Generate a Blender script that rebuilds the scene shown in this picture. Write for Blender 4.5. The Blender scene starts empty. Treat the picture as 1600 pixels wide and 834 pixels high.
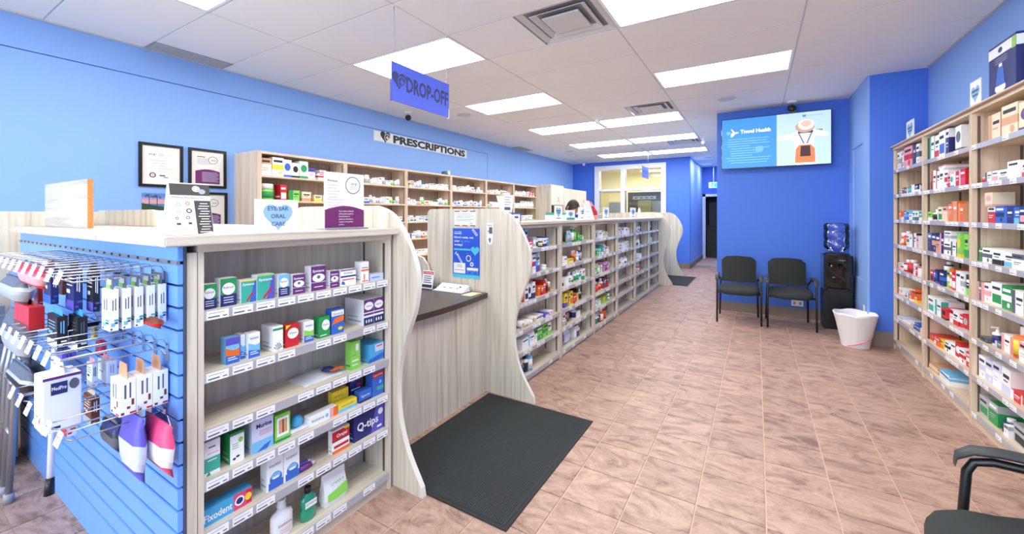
import bpy, bmesh, math, random
from math import sin, cos, pi, radians
from mathutils import Vector, Matrix

C = bpy.context.scene.collection
sc = bpy.context.scene

# ------------------------------------------------------------------ camera
EYE = 1.48
YAW = radians(31.0)
FPX, HY = 636.0, 335.0
cam_d = bpy.data.cameras.new('camera')
cam = bpy.data.objects.new('camera', cam_d)
C.objects.link(cam)
cam.location = (0, 0, EYE)
cam.rotation_euler = (pi / 2, 0, YAW)
cam_d.sensor_fit = 'HORIZONTAL'
cam_d.sensor_width = 36.0
cam_d.lens = 36.0 * FPX / 1600.0
cam_d.shift_y = -(417.0 - HY) / 1600.0
cam_d.clip_start = 0.05
sc.camera = cam

# ------------------------------------------------------------------ world, exposure, large lights
w = bpy.data.worlds.new('daylight')
sc.world = w
w.use_nodes = True
bg = w.node_tree.nodes['Background']
bg.inputs['Color'].default_value = (0.80, 0.90, 1.0, 1)
bg.inputs['Strength'].default_value = 1.3
sc.view_settings.view_transform = 'Standard'
sc.view_settings.look = 'None'
sc.view_settings.gamma = 1.0
sc.view_settings.use_curve_mapping = False
sc.view_settings.exposure = 1.0
sc.cycles.use_denoising = True
sc.cycles.max_bounces = 10
sc.cycles.diffuse_bounces = 6
sc.cycles.transparent_max_bounces = 16
sc.cycles.sample_clamp_indirect = 6.0
sc.cycles.caustics_reflective = False
sc.cycles.caustics_refractive = False
PANEL_LIGHT = 7.5        # emission of the lay-in light panels


def area(name, loc, rot, sx, sy, power, col):
    l = bpy.data.lights.new(name, 'AREA')
    l.shape = 'RECTANGLE'
    l.size, l.size_y = sx, sy
    l.energy = power
    l.color = col
    o = bpy.data.objects.new(name, l)
    C.objects.link(o)
    o.location = loc
    o.rotation_euler = rot
    return o


# daylight through the glazed shopfront behind the camera
area('shopfront_daylight', (-1.7, -2.85, 1.5), (radians(90), 0, 0), 6.2, 2.5, 85, (0.80, 0.90, 1.0))
# ceiling lamp of the consulting room behind the back windows
for _k, _y in enumerate((12.48, 14.1)):      # beams of the two hallway downlights
    area('downlight_beam', (-1.155, _y, 3.03), (0, 0, 0), 0.16, 0.16, 7, (1.0, 0.97, 0.92))
area('back_room_lamp', (-3.2, 13.3, 2.9), (0, 0, 0), 1.6, 0.8, 42, (1.0, 0.97, 0.80))


# ------------------------------------------------------------------ from a pixel of the photograph to a place in the room
def _ray(x, y):
    u = (x - 800.0) / FPX
    return Vector((-sin(YAW) + u * cos(YAW), cos(YAW) + u * sin(YAW), (HY - y) / FPX))


def on_x(x, y, X):
    r = _ray(x, y)
    return Vector((0, 0, EYE)) + r * (X / r.x)


def on_y(x, y, Y):
    r = _ray(x, y)
    return Vector((0, 0, EYE)) + r * (Y / r.y)


# ------------------------------------------------------------------ materials
def lin(c):
    return tuple(((v / 255) / 12.92 if v / 255 <= 0.04045 else ((v / 255 + 0.055) / 1.055) ** 2.4) for v in c)


MATS = {}


def mat(name, rgb, rough=0.5, metal=0.0, spec=0.5, emit=0.0, alpha=1.0, coat=0.0, bump=0.0, bscale=200.0, trans=0.0, vary=0.0):
    if name in MATS:
        return MATS[name]
    m = bpy.data.materials.new(name)
    m.use_nodes = True
    nt = m.node_tree
    b = nt.nodes['Principled BSDF']
    col = lin(rgb) + (1,)
    b.inputs['Base Color'].default_value = col
    b.inputs['Roughness'].default_value = rough
    b.inputs['Metallic'].default_value = metal
    b.inputs['Specular IOR Level'].default_value = spec
    b.inputs['Alpha'].default_value = alpha
    b.inputs['Coat Weight'].default_value = coat
    b.inputs['Transmission Weight'].default_value = trans
    if emit:
        b.inputs['Emission Color'].default_value = col
        b.inputs['Emission Strength'].default_value = emit
    if bump or vary:
        tc = nt.nodes.new('ShaderNodeTexCoord')
        nz = nt.nodes.new('ShaderNodeTexNoise')
        nz.inputs['Scale'].default_value = bscale
        nz.inputs['Detail'].default_value = 3
        nt.links.new(tc.outputs['Object'], nz.inputs['Vector'])
        if bump:
            bp = nt.nodes.new('ShaderNodeBump')
            bp.inputs['Strength'].default_value = bump
            bp.inputs['Distance'].default_value = 0.002
            nt.links.new(nz.outputs['Fac'], bp.inputs['Height'])
            nt.links.new(bp.outputs['Normal'], b.inputs['Normal'])
        if vary:
            mx = nt.nodes.new('ShaderNodeMixRGB')
            mx.blend_type = 'MULTIPLY'
            mx.inputs[1].default_value = col
            rp = nt.nodes.new('ShaderNodeValToRGB')
            rp.color_ramp.elements[0].position = 0.35
            rp.color_ramp.elements[0].color = (1 - vary,) * 3 + (1,)
            rp.color_ramp.elements[1].position = 0.65
            rp.color_ramp.elements[1].color = (1, 1, 1, 1)
            mx.inputs[0].default_value = 1.0
            nt.links.new(nz.outputs['Fac'], rp.inputs[0])
            nt.links.new(rp.outputs[0], mx.inputs[2])
            nt.links.new(mx.outputs[0], b.inputs['Base Color'])
    MATS[name] = m
    return m


def wood(name, c_hi, c_lo, axis, rough=0.45):
    """pale laminate, grain stretched along one axis"""
    m = bpy.data.materials.new(name)
    m.use_nodes = True
    nt = m.node_tree
    b = nt.nodes['Principled BSDF']
    b.inputs['Roughness'].default_value = rough
    b.inputs['Specular IOR Level'].default_value = 0.35
    tc = nt.nodes.new('ShaderNodeTexCoord')
    mp = nt.nodes.new('ShaderNodeMapping')
    s = [26.0, 26.0, 26.0]
    s[axis] = 1.1
    mp.inputs['Scale'].default_value = s
    nt.links.new(tc.outputs['Object'], mp.inputs['Vector'])
    n1 = nt.nodes.new('ShaderNodeTexNoise')
    n1.inputs['Scale'].default_value = 1.0
    n1.inputs['Detail'].default_value = 6
    n1.inputs['Roughness'].default_value = 0.65
    n1.inputs['Distortion'].default_value = 0.6
    nt.links.new(mp.outputs[0], n1.inputs['Vector'])
    rp = nt.nodes.new('ShaderNodeValToRGB')
    e = rp.color_ramp.elements
    e[0].position, e[0].color = 0.30, lin(c_lo) + (1,)
    e[1].position, e[1].color = 0.62, lin(c_hi) + (1,)
    mid = e.new(0.46)
    mid.color = lin(tuple((a * 0.65 + q * 0.35) for a, q in zip(c_hi, c_lo))) + (1,)
    nt.links.new(n1.outputs['Fac'], rp.inputs[0])
    nt.links.new(rp.outputs[0], b.inputs['Base Color'])
    return m


WV = wood('pale_wood_upright', (224, 216, 200), (182, 171, 152), 2)
WY = wood('pale_wood_lengthwise', (218, 209, 192), (180, 169, 150), 1)
WX = wood('pale_wood_crosswise', (214, 206, 190), (178, 168, 152), 0)
TV_ = wood('warm_lit_wood_upright', (226, 206, 182), (190, 165, 142), 2)  # same pale wood, with the warm light on these shelves put into its colour
TY_ = wood('warm_lit_wood_lengthwise', (224, 204, 180), (188, 164, 142), 1)
TB_ = wood('warm_lit_shelf_back', (212, 190, 166), (176, 152, 130), 2)
WB = wood('pale_wood_shaded', (216, 206, 190), (176, 165, 148), 2)  # pale wood a little darker, shade of the shelf interior put into its tone


def tile_mat():
    m = bpy.data.materials.new('stone_look_tile')
    m.use_nodes = True
    nt = m.node_tree
    b = nt.nodes['Principled BSDF']
    b.inputs['Roughness'].default_value = 0.46
    b.inputs['Specular IOR Level'].default_value = 0.35
    g = nt.nodes.new('ShaderNodeNewGeometry')
    oi = nt.nodes.new('ShaderNodeObjectInfo')
    mp = nt.nodes.new('ShaderNodeMapping')
    mp.inputs['Scale'].default_value = (3.0, 6.0, 1.0)
    nt.links.new(g.outputs['Position'], mp.inputs['Vector'])
    ad = nt.nodes.new('ShaderNodeVectorMath')
    ad.operation = 'ADD'
    sc_ = nt.nodes.new('ShaderNodeVectorMath')
    sc_.operation = 'SCALE'
    sc_.inputs[0].default_value = (37.0, 11.0, 53.0)
    nt.links.new(oi.outputs['Random'], sc_.inputs['Scale'])
    nt.links.new(mp.outputs[0], ad.inputs[0])
    nt.links.new(sc_.outputs[0], ad.inputs[1])
    n1 = nt.nodes.new('ShaderNodeTexNoise')
    n1.inputs['Scale'].default_value = 1.3
    n1.inputs['Detail'].default_value = 8
    n1.inputs['Roughness'].default_value = 0.72
    n1.inputs['Distortion'].default_value = 1.6
    nt.links.new(ad.outputs[0], n1.inputs['Vector'])
    rp = nt.nodes.new('ShaderNodeValToRGB')
    e = rp.color_ramp.elements
    e[0].position, e[0].color = 0.36, lin((132, 104, 90)) + (1,)
    e[1].position, e[1].color = 0.60, lin((192, 160, 144)) + (1,)
    q = e.new(0.47)
    q.color = lin((172, 140, 124)) + (1,)
    nt.links.new(n1.outputs['Fac'], rp.inputs[0])
    # fine brown veins
    n2 = nt.nodes.new('ShaderNodeTexNoise')
    n2.inputs['Scale'].default_value = 3.0
    n2.inputs['Detail'].default_value = 6
    n2.inputs['Roughness'].default_value = 0.75
    n2.inputs['Distortion'].default_value = 2.5
    nt.links.new(ad.outputs[0], n2.inputs['Vector'])
    r2 = nt.nodes.new('ShaderNodeValToRGB')
    f = r2.color_ramp.elements
    f[0].position, f[0].color = 0.482, (0, 0, 0, 1)
    f[1].position, f[1].color = 0.518, (0, 0, 0, 1)
    k = f.new(0.5)
    k.color = (0.38, 0.38, 0.38, 1)
    nt.links.new(n2.outputs['Fac'], r2.inputs[0])
    mx = nt.nodes.new('ShaderNodeMixRGB')
    mx.inputs[2].default_value = lin((118, 84, 68)) + (1,)
    nt.links.new(r2.outputs[0], mx.inputs[0])
    nt.links.new(rp.outputs[0], mx.inputs[1])
    hs = nt.nodes.new('ShaderNodeHueSaturation')
    mr = nt.nodes.new('ShaderNodeMapRange')
    mr.inputs[3].default_value = 0.93
    mr.inputs[4].default_value = 1.06
    nt.links.new(oi.outputs['Random'], mr.inputs[0])
    nt.links.new(mr.outputs[0], hs.inputs['Value'])
    nt.links.new(mx.outputs[0], hs.inputs['Color'])
    nt.links.new(hs.outputs[0], b.inputs['Base Color'])
    bp = nt.nodes.new('ShaderNodeBump')
    bp.inputs['Strength'].default_value = 0.12
    bp.inputs['Distance'].default_value = 0.003
    nt.links.new(n1.outputs['Fac'], bp.inputs['Height'])
    nt.links.new(bp.outputs[0], b.inputs['Normal'])
    return m


def glass_mat(name, tint, keep):
    m = bpy.data.materials.new(name)
    m.use_nodes = True
    nt = m.node_tree
    nt.nodes.remove(nt.nodes['Principled BSDF'])
    tr = nt.nodes.new('ShaderNodeBsdfTransparent')
    tr.inputs[0].default_value = lin(tint) + (1,)
    gl = nt.nodes.new('ShaderNodeBsdfGlossy')
    gl.inputs['Roughness'].default_value = 0.05
    fr = nt.nodes.new('ShaderNodeFresnel')
    fr.inputs[0].default_value = 1.45
    ma = nt.nodes.new('ShaderNodeMath')
    ma.operation = 'ADD'
    ma.inputs[1].default_value = 1 - keep
    ma.use_clamp = True
    nt.links.new(fr.outputs[0], ma.inputs[0])
    mx = nt.nodes.new('ShaderNodeMixShader')
    nt.links.new(ma.outputs[0], mx.inputs[0])
    nt.links.new(tr.outputs[0], mx.inputs[1])
    nt.links.new(gl.outputs[0], mx.inputs[2])
    nt.links.new(mx.outputs[0], nt.nodes['Material Output'].inputs[0])
    MATS[name] = m
    return m


BLUE_L = mat('light_blue_paint', (138, 178, 238), 0.6, bump=0.05, bscale=350)
BLUE_D = mat('royal_blue_paint', (72, 120, 222), 0.6, bump=0.05, bscale=350)
CEIL = mat('ceiling_tile_white', (238, 236, 234), 0.9, bump=0.25, bscale=260)
GRIDM = mat('ceiling_grid_white', (198, 198, 198), 0.5)
BASEB = mat('grey_brown_base_tile', (140, 126, 118), 0.45, vary=0.15, bscale=9)
GROUT = mat('grout', (206, 178, 158), 0.8)
TILE = tile_mat()
GLASS = glass_mat('window_glass', (244, 248, 246), 0.95)
CLEAR = glass_mat('clear_plastic', (236, 242, 250), 0.90)
WHITE = mat('white_print', (246, 247, 250), 0.45)
TRIMW = mat('white_trim', (238, 240, 244), 0.4)
INK = mat('dark_ink', (44, 46, 56), 0.6)
GREYP = mat('grey_plastic', (150, 150, 158), 0.4)
STRIP = mat('grey_price_rail', (176, 176, 184), 0.3, coat=0.3)
CHROME = mat('chrome_wire', (205, 208, 214), 0.18, metal=1.0)
BLACKP = mat('black_plastic', (16, 16, 18), 0.35)
BLACKG = mat('gloss_black', (8, 8, 10), 0.1, coat=0.4)
FABRIC = mat('black_woven_fabric', (44, 48, 46), 0.9, bump=0.5, bscale=500)
STDS = mat('slotted_steel', (120, 110, 100), 0.4, metal=0.6)
BROWN = mat('dark_brown_laminate', (66, 56, 52), 0.28, vary=0.2, bscale=60)
EDGEW = mat('white_edging', (232, 226, 216), 0.4)
SLAT = mat('slatwall_blue', (112, 166, 244), 0.38, bump=0.03, bscale=90)
SLOT = mat('slot_grey', (70, 82, 104), 0.4)
ALU = mat('aluminium', (170, 172, 176), 0.3, metal=0.8)

PAL = {'w': ((244, 246, 250), 'white'), 'g': ((40, 152, 84), 'green'), 'n': ((34, 44, 110), 'navy'), 'b': ((50, 104, 200), 'blue'),
       'r': ((206, 34, 44), 'red'), 'p': ((104, 44, 120), 'purple'), 'o': ((236, 112, 44), 'orange'), 'y': ((240, 212, 60), 'yellow'),
       't': ((60, 176, 160), 'teal'), 'k': ((30, 30, 34), 'black'), 'l': ((120, 190, 236), 'pale blue'), 'm': ((224, 70, 120), 'pink'),
       's': ((176, 182, 188), 'silver'), 'a': ((120, 62, 36), 'amber'), 'c': ((70, 170, 224), 'sky blue'), 'e': ((140, 212, 90), 'lime'),
       'q': ((236, 222, 190), 'cream'), 'f': ((238, 168, 170), 'rose'), 'v': ((92, 84, 190), 'violet'), 'd': ((96, 100, 112), 'grey'),
       'u': ((206, 214, 240), 'lilac'), 'i': ((214, 160, 120), 'tan')}


def pm(k):
    if isinstance(k, str):
        return mat('print_' + PAL[k][1].replace(' ', '_'), PAL[k][0], 0.42)
    return k


# ------------------------------------------------------------------ mesh building
TXT = {}


def text_geo(t, bold=0.0):
    key = (t, bold)
    if key in TXT:
        return TXT[key]
    cu = bpy.data.curves.new('glyphs', 'FONT')
    cu.body = t
    cu.size = 1.0
    cu.resolution_u = 2
    cu.offset = bold
    cu.fill_mode = 'FRONT'
    o = bpy.data.objects.new('glyphs', cu)
    C.objects.link(o)
    dg = bpy.context.evaluated_depsgraph_get()
    dg.update()
    me = o.evaluated_get(dg).to_mesh()
    vs = [(v.co.x, v.co.y) for v in me.vertices]
    fs = [tuple(p.vertices) for p in me.polygons]
    o.evaluated_get(dg).to_mesh_clear()
    bpy.data.objects.remove(o)
    bpy.data.curves.remove(cu)
    x0 = min((v[0] for v in vs), default=0)
    x1 = max((v[0] for v in vs), default=1)
    TXT[key] = (vs, fs, x0, x1)
    return TXT[key]


class MB:
    def __init__(s):
        s.v, s.f, s.m, s.mats, s.sm = [], [], [], [], []

    def mi(s, m):
        m = pm(m)
        if m not in s.mats:
            s.mats.append(m)
        return s.mats.index(m)

    def add(s, vs, fs, m, smooth=False):
        o = len(s.v)
        s.v += [tuple(v) for v in vs]
        k = s.mi(m)
        for f in fs:
            s.f.append(tuple(i + o for i in f))
            s.m.append(k)
            s.sm.append(smooth)

    def box(s, x0, x1, y0, y1, z0, z1, m):
        vs = [(x, y, z) for z in (z0, z1) for y in (y0, y1) for x in (x0, x1)]
        s.add(vs, [(0, 2, 3, 1), (4, 5, 7, 6), (0, 1, 5, 4), (2, 6, 7, 3), (0, 4, 6, 2), (1, 3, 7, 5)], m)
        return s

    def bbox(s, x0, x1, y0, y1, z0, z1, m, b=0.004):
        """box with chamfered edges"""
        bm = bmesh.new()
        bmesh.ops.create_cube(bm, size=1)
        for v in bm.verts:
            v.co = Vector(((x0 + x1) / 2 + v.co.x * (x1 - x0), (y0 + y1) / 2 + v.co.y * (y1 - y0), (z0 + z1) / 2 + v.co.z * (z1 - z0)))
        bmesh.ops.bevel(bm, geom=bm.edges[:], offset=b, segments=2, affect='EDGES')
        bm.verts.index_update()
        s.add([v.co[:] for v in bm.verts], [[v.index for v in f.verts] for f in bm.faces], m)
        bm.free()
        return s

    def quad(s, a, b, c, d, m):
        s.add([a, b, c, d], [(0, 1, 2, 3)], m)
        return s

    def prism(s, poly, axis, a0, a1, m, me=None):
        """polygon (2-D) extruded along axis 0/1/2 from a0 to a1; me: edge material"""
        n = len(poly)

        def P(u, v, a):
            return (a, u, v) if axis == 0 else (u, a, v) if axis == 1 else (u, v, a)
        vs = [P(u, v, a0) for u, v in poly] + [P(u, v, a1) for u, v in poly]
        s.add(vs, [tuple(range(n))[::-1], tuple(range(n, 2 * n))], m)
        s.add(vs, [(i, (i + 1) % n, n + (i + 1) % n, n + i) for i in range(n)], me or m)
        return s

    def tube(s, pts, r, m, n=8, cap=True):
        pts = [Vector(p) for p in pts]
        rs = r if isinstance(r, (list, tuple)) else [r] * len(pts)
        vs, fs = [], []
        up = None
        for i, p in enumerate(pts):
            d = (pts[min(i + 1, len(pts) - 1)] - pts[max(i - 1, 0)]).normalized()
            if up is None:
                up = d.orthogonal().normalized()
            up = (up - d * up.dot(d)).normalized()
            sd = d.cross(up)
            for k in range(n):
                a = 2 * pi * k / n
                vs.append(p + (up * cos(a) + sd * sin(a)) * rs[i])
        for i in range(len(pts) - 1):
            for k in range(n):
                fs.append((i * n + k, i * n + (k + 1) % n, (i + 1) * n + (k + 1) % n, (i + 1) * n + k))
        if cap:
            fs.append(tuple(range(n))[::-1])
            fs.append(tuple(range((len(pts) - 1) * n, len(pts) * n)))
        s.add(vs, fs, m, True)
        return s

    def lathe(s, prof, m, c=(0, 0, 0), n=14, sx=1.0, sy=1.0, ms=None):
        """prof: [(r, z)...]; ms: a material for each band"""
        base = len(s.v)
        for r, z in prof:
            for k in range(n):
                a = 2 * pi * k / n
                s.v.append((c[0] + r * cos(a) * sx, c[1] + r * sin(a) * sy, c[2] + z))
        for i in range(len(prof) - 1):
            km = s.mi(ms[i] if ms else m)
            for k in range(n):
                s.f.append((base + i * n + k, base + i * n + (k + 1) % n, base + (i + 1) * n + (k + 1) % n, base + (i + 1) * n + k))
                s.m.append(km)
                s.sm.append(True)
        for idx, rev in ((0, True), (len(prof) - 1, False)):
            if prof[idx][0] > 1e-5:
                f = tuple(base + idx * n + k for k in range(n))
                s.f.append(f[::-1] if rev else f)
                s.m.append(s.mi((ms[0] if idx == 0 else ms[-1]) if ms else m))
                s.sm.append(False)
        return s

    def ell(s, o, u, v, cu, cv, ru, rv, m, n=16, lift=0.0, a0=0, a1=2 * pi):
        """flat disc on a plane: origin o, unit axes u, v"""
        nrm = u.cross(v).normalized() * lift
        vs = [o + nrm + u * (cu + ru * cos(a0 + (a1 - a0) * k / n)) + v * (cv + rv * sin(a0 + (a1 - a0) * k / n)) for k in range(n if a1 - a0 > 6.28 else n + 1)]
        s.add(vs, [tuple(range(len(vs)))], m)
        return s

    def ring(s, o, u, v, cu, cv, r1, r0, m, n=24, lift=0.0, sv=1.0):
        nrm = u.cross(v).normalized() * lift
        vs = []
        for r in (r0, r1):
            vs += [o + nrm + u * (cu + r * cos(2 * pi * k / n)) + v * (cv + sv * r * sin(2 * pi * k / n)) for k in range(n)]
        s.add(vs, [(k, (k + 1) % n, n + (k + 1) % n, n + k) for k in range(n)], m)
        return s

    def rect(s, o, u, v, u0, v0, u1, v1, m, lift=0.0):
        nrm = u.cross(v).normalized() * lift
        s.add([o + nrm + u * a + v * b for a, b in ((u0, v0), (u1, v0), (u1, v1), (u0, v1))], [(0, 1, 2, 3)], m)
        return s

    def poly(s, o, u, v, pts, m, lift=0.0):
        nrm = u.cross(v).normalized() * lift
        s.add([o + nrm + u * a + v * b for a, b in pts], [tuple(range(len(pts)))], m)
        return s

    def text(s, t, o, u, v, cu, cv, size, m, width=None, align='C', lift=0.0, bold=0.0):
        """writing on a plane; cu, cv: baseline point; size: letter height"""
        vs, fs, x0, x1 = text_geo(t, bold)
        sy = size / 0.70
        sx = sy if width is None else width / max(x1 - x0, 1e-4)
        off = {'C': (x0 + x1) / 2, 'L': x0, 'R': x1}[align]
        nrm = u.cross(v).normalized() * lift
        s.add([o + nrm + u * (cu + (x - off) * sx) + v * (cv + y * sy) for x, y in vs], fs, m)
        return s

    def mesh(s, name, off=(0, 0, 0)):
        me = bpy.data.meshes.new(name)
        ox, oy, oz = off
        me.from_pydata([(x - ox, y - oy, z - oz) for x, y, z in s.v], [], s.f)
        for m in s.mats:
            me.materials.append(m)
        me.polygons.foreach_set('material_index', s.m)
        me.polygons.foreach_set('use_smooth', s.sm)
        me.update()
        return me

    def build(s, name, parent=None, label=None):
        """one mesh object; coordinates are world coordinates, parents are unrotated Empties"""
        off = (0, 0, 0)
        p = parent
        while p is not None:
            off = tuple(a + b for a, b in zip(off, p.location))
            p = p.parent
        o = bpy.data.objects.new(name, s.mesh(name, off))
        C.objects.link(o)
        o.parent = parent
        if label:
            o['label'] = label
        return o

    def local(s, name, parent=None, label=None, loc=(0, 0, 0)):
        """one mesh object whose coordinates are already its parent's"""
        o = bpy.data.objects.new(name, s.mesh(name))
        C.objects.link(o)
        o.parent = parent
        o.location = loc
        if label:
            o['label'] = label
        return o


def tag(o, label, cat, group=None, kind=None):
    o['label'] = label
    o['category'] = cat
    if group:
        o['group'] = group
    if kind:
        o['kind'] = kind
    return o


def thing(name, label, cat, loc=(0, 0, 0), rz=0.0, group=None):
    o = bpy.data.objects.new(name, None)
    o.empty_display_size = 0.05
    C.objects.link(o)
    o.location = loc
    o.rotation_euler = (0, 0, rz)
    return tag(o, label, cat, group)


def struct(o):
    o['kind'] = 'structure'
    return o


def link_copy(src, parent, loc, name=None):
    o = src.copy()
    C.objects.link(o)
    o.parent = parent
    o.location = loc
    return o


def dup(root, loc, rz, label, group=None):
    r = root.copy()
    C.objects.link(r)
    r.location = loc
    r.rotation_euler = (0, 0, rz)
    r['label'] = label
    if group:
        r['group'] = group
    for ch in list(root.children):
        c = ch.copy()
        C.objects.link(c)
        c.parent = r
        for g in ch.children:
            d = g.copy()
            C.objects.link(d)
            d.parent = c
    return r


VX, VY, VZ = Vector((1, 0, 0)), Vector((0, 1, 0)), Vector((0, 0, 1))


def frame_x(x, y, z):      # a plane that faces +X: u runs along +Y
    return Vector((x, y, z)), VY, VZ


def frame_y(x, y, z):      # a plane that faces -Y: u runs along +X
    return Vector((x, y, z)), VX, VZ


def smooth_curve(pts, k=5):
    out = []
    n = len(pts)
    for i in range(n - 1):
        p0, p1, p2, p3 = pts[max(i - 1, 0)], pts[i], pts[i + 1], pts[min(i + 2, n - 1)]
        for j in range(k):
            t = j / k
            out.append(tuple(0.5 * (2 * b + (c - a) * t + (2 * a - 5 * b + 4 * c - d) * t * t + (3 * b - a - 3 * c + d) * t ** 3) for a, b, c, d in zip(p0, p1, p2, p3)))
    out.append(pts[-1])
    return out

# ================================================================== THE SETTING
H = 3.06
LX, RX = -4.97, 1.58
GX = [0.32 - 1.33 * k for k in range(5)][::-1]      # grid bars along the room: -5.0 ... 0.32
GY = [3.43 + 0.64 * k for k in range(-10, 19)]

# floor: grout bed with laid tiles
fl = struct(MB().box(LX - 0.2, RX + 0.2, -3.2, 15.2, -0.06, -0.004, GROUT).build('floor'))
TS = 0.3055
tile_me = MB().bbox(0.0032, TS - 0.0032, 0.0016, TS - 0.0016, -0.005, 0.0, TILE, b=0.0012)
tm = tile_me.mesh('floor_tile')
cells = []
ix0 = int((LX - 0.04) / TS) - 1
for i in range(ix0, int((RX - 0.04) / TS) + 1):
    for j in range(-10, 42):
        x, y = 0.04 + i * TS, 2.57 + (j - 8) * TS
        if x + TS < LX or x > RX or y > 14.95:
            continue
        cx, cy = x + TS / 2, y + TS / 2
        dep = -sin(YAW) * cx + cos(YAW) * cy
        seen = False
        if dep > 0.3:
            px = 800 + FPX * (cos(YAW) * cx + sin(YAW) * cy) / dep
            py = HY + FPX * EYE / dep
            if -60 < px < 1660 and py < 900:
                open_floor = (-1.75 < cx < RX and cy > 0.5) or (cy < 0.62 and cx < -1.6)
                seen = open_floor
        cells.append((0 if seen else 1, dep if dep > 0 else 99, x, y))
cells.sort()
far = MB()
for k, (sn, dep, x, y) in enumerate(cells):
    if k < 300 and sn == 0:
        o = bpy.data.objects.new('floor_tile', tm)
        C.objects.link(o)
        o.parent = fl
        o.location = (x, y, 0)
        o.rotation_euler = (0, 0, 0)
    else:
        far.box(x + 0.0032, x + TS - 0.0032, y + 0.0016, y + TS - 0.0016, -0.005, 0.0, TILE)
ft = far.build('floor_tiling', fl)
ft['kind'] = 'stuff'

# ceiling: slab, lay-in tiles, grid bars
ce = struct(MB().box(LX - 0.2, RX + 0.2, -3.2, 15.2, H + 0.06, H + 0.12, CEIL).build('ceiling'))
LIGHTS = [(-3.67, -1.05), (-1.01, -1.05), (-3.67, 0.87), (-1.01, 0.87), (-3.67, 2.79), (-1.01, 2.79), (-3.67, 4.71), (-1.01, 4.71),
          (-3.67, 6.63), (-2.34, 6.63), (-3.67, 8.55), (-2.34, 8.55), (-3.67, 10.47), (-2.34, 10.47)]
VENTS = [(-1.67, 2.79), (-1.67, 5.99), (-1.67, 8.55 - 0.64 + 1.28)]
VENTS[2] = (-1.67, 9.19)


def near(a, b, lst):
    return any(abs(a - p) < 0.06 and abs(b - q) < 0.06 for p, q in lst)


GXe = GX + [1.58]
tcache = {}
for i in range(len(GXe) - 1):
    for j in range(len(GY) - 1):
        x0, x1 = max(GXe[i], LX), GXe[i + 1]
        y0, y1 = GY[j], min(GY[j + 1], 15.1)
        if y1 - y0 < 0.1 or near(GXe[i], y0, LIGHTS):
            continue
        vent = [v for v in VENTS if GXe[i] - 0.05 < v[0] < GXe[i + 1] and abs(v[1] - y0) < 0.06]
        if vent:
            x1 = vent[0][0]
        key = (round(x1 - x0, 3), round(y1 - y0, 3))
        if key not in tcache:
            tcache[key] = MB().box(0.007, key[0] - 0.007, 0.007, key[1] - 0.007, 0, 0.014, CEIL).mesh('ceiling_tile')
        o = bpy.data.objects.new('ceiling_tile', tcache[key])
        C.objects.link(o)
        o.parent = ce
        o.location = (x0, y0, H - 0.002)
for x in GX[1:]:
    MB().box(x - 0.011, x + 0.011, -3.1, 15.1, H, H + 0.03, GRIDM).build('grid_bar', ce)
for y in GY[1:-1]:
    MB().box(LX, RX, y - 0.009, y + 0.009, H + 0.001, H + 0.03, GRIDM).build('grid_bar', ce)
MB().box(LX, LX + 0.02, -3.1, 12.0, H - 0.012, H, GRIDM).build('wall_angle', ce)
MB().box(RX - 0.02, RX, -3.1, 6.05, H - 0.012, H, GRIDM).build('wall_angle', ce)

DIFF = mat('lit_diffuser', (253, 253, 248), 0.5, emit=PANEL_LIGHT)
names = ['over the walkway beside the entrance', 'over the shop floor beside the entrance', 'over the medical supply hooks', 'over the near end of the shop floor', 'behind the hanging drop-off sign',
         'beside the large square air vent', 'over the first dispensary bays', 'over the waiting area facing the TV', 'third row back, window wall side of dispensary', 'third row back, beside the small air vent',
         'fourth row back, over the dispensary', 'fourth row back, over the aisle shelving', 'last row by the back windows, dispensary end', 'last row by the back windows, aisle end']
for k, (x, y) in enumerate(LIGHTS):
    t = thing('ceiling_light', 'lit rectangular ceiling light panel ' + names[k], 'light', (x, y, H), 0, 'lay-in ceiling light panels')
    f = MB()
    for a in ((0.008, 1.322, 0.008, 0.030), (0.008, 1.322, 0.610, 0.632), (0.008, 0.032, 0.030, 0.610), (1.298, 1.322, 0.030, 0.610)):
        f.box(a[0], a[1], a[2], a[3], -0.004, 0.03, TRIMW)
    f.local('frame', t)
    MB().box(0.032, 1.298, 0.03, 0.61, 0.0, 0.02, DIFF).local('diffuser', t)
VT = mat('vent_white', (206, 206, 206), 0.45)
VD = mat('vent_recess', (130, 130, 134), 0.7)
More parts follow.
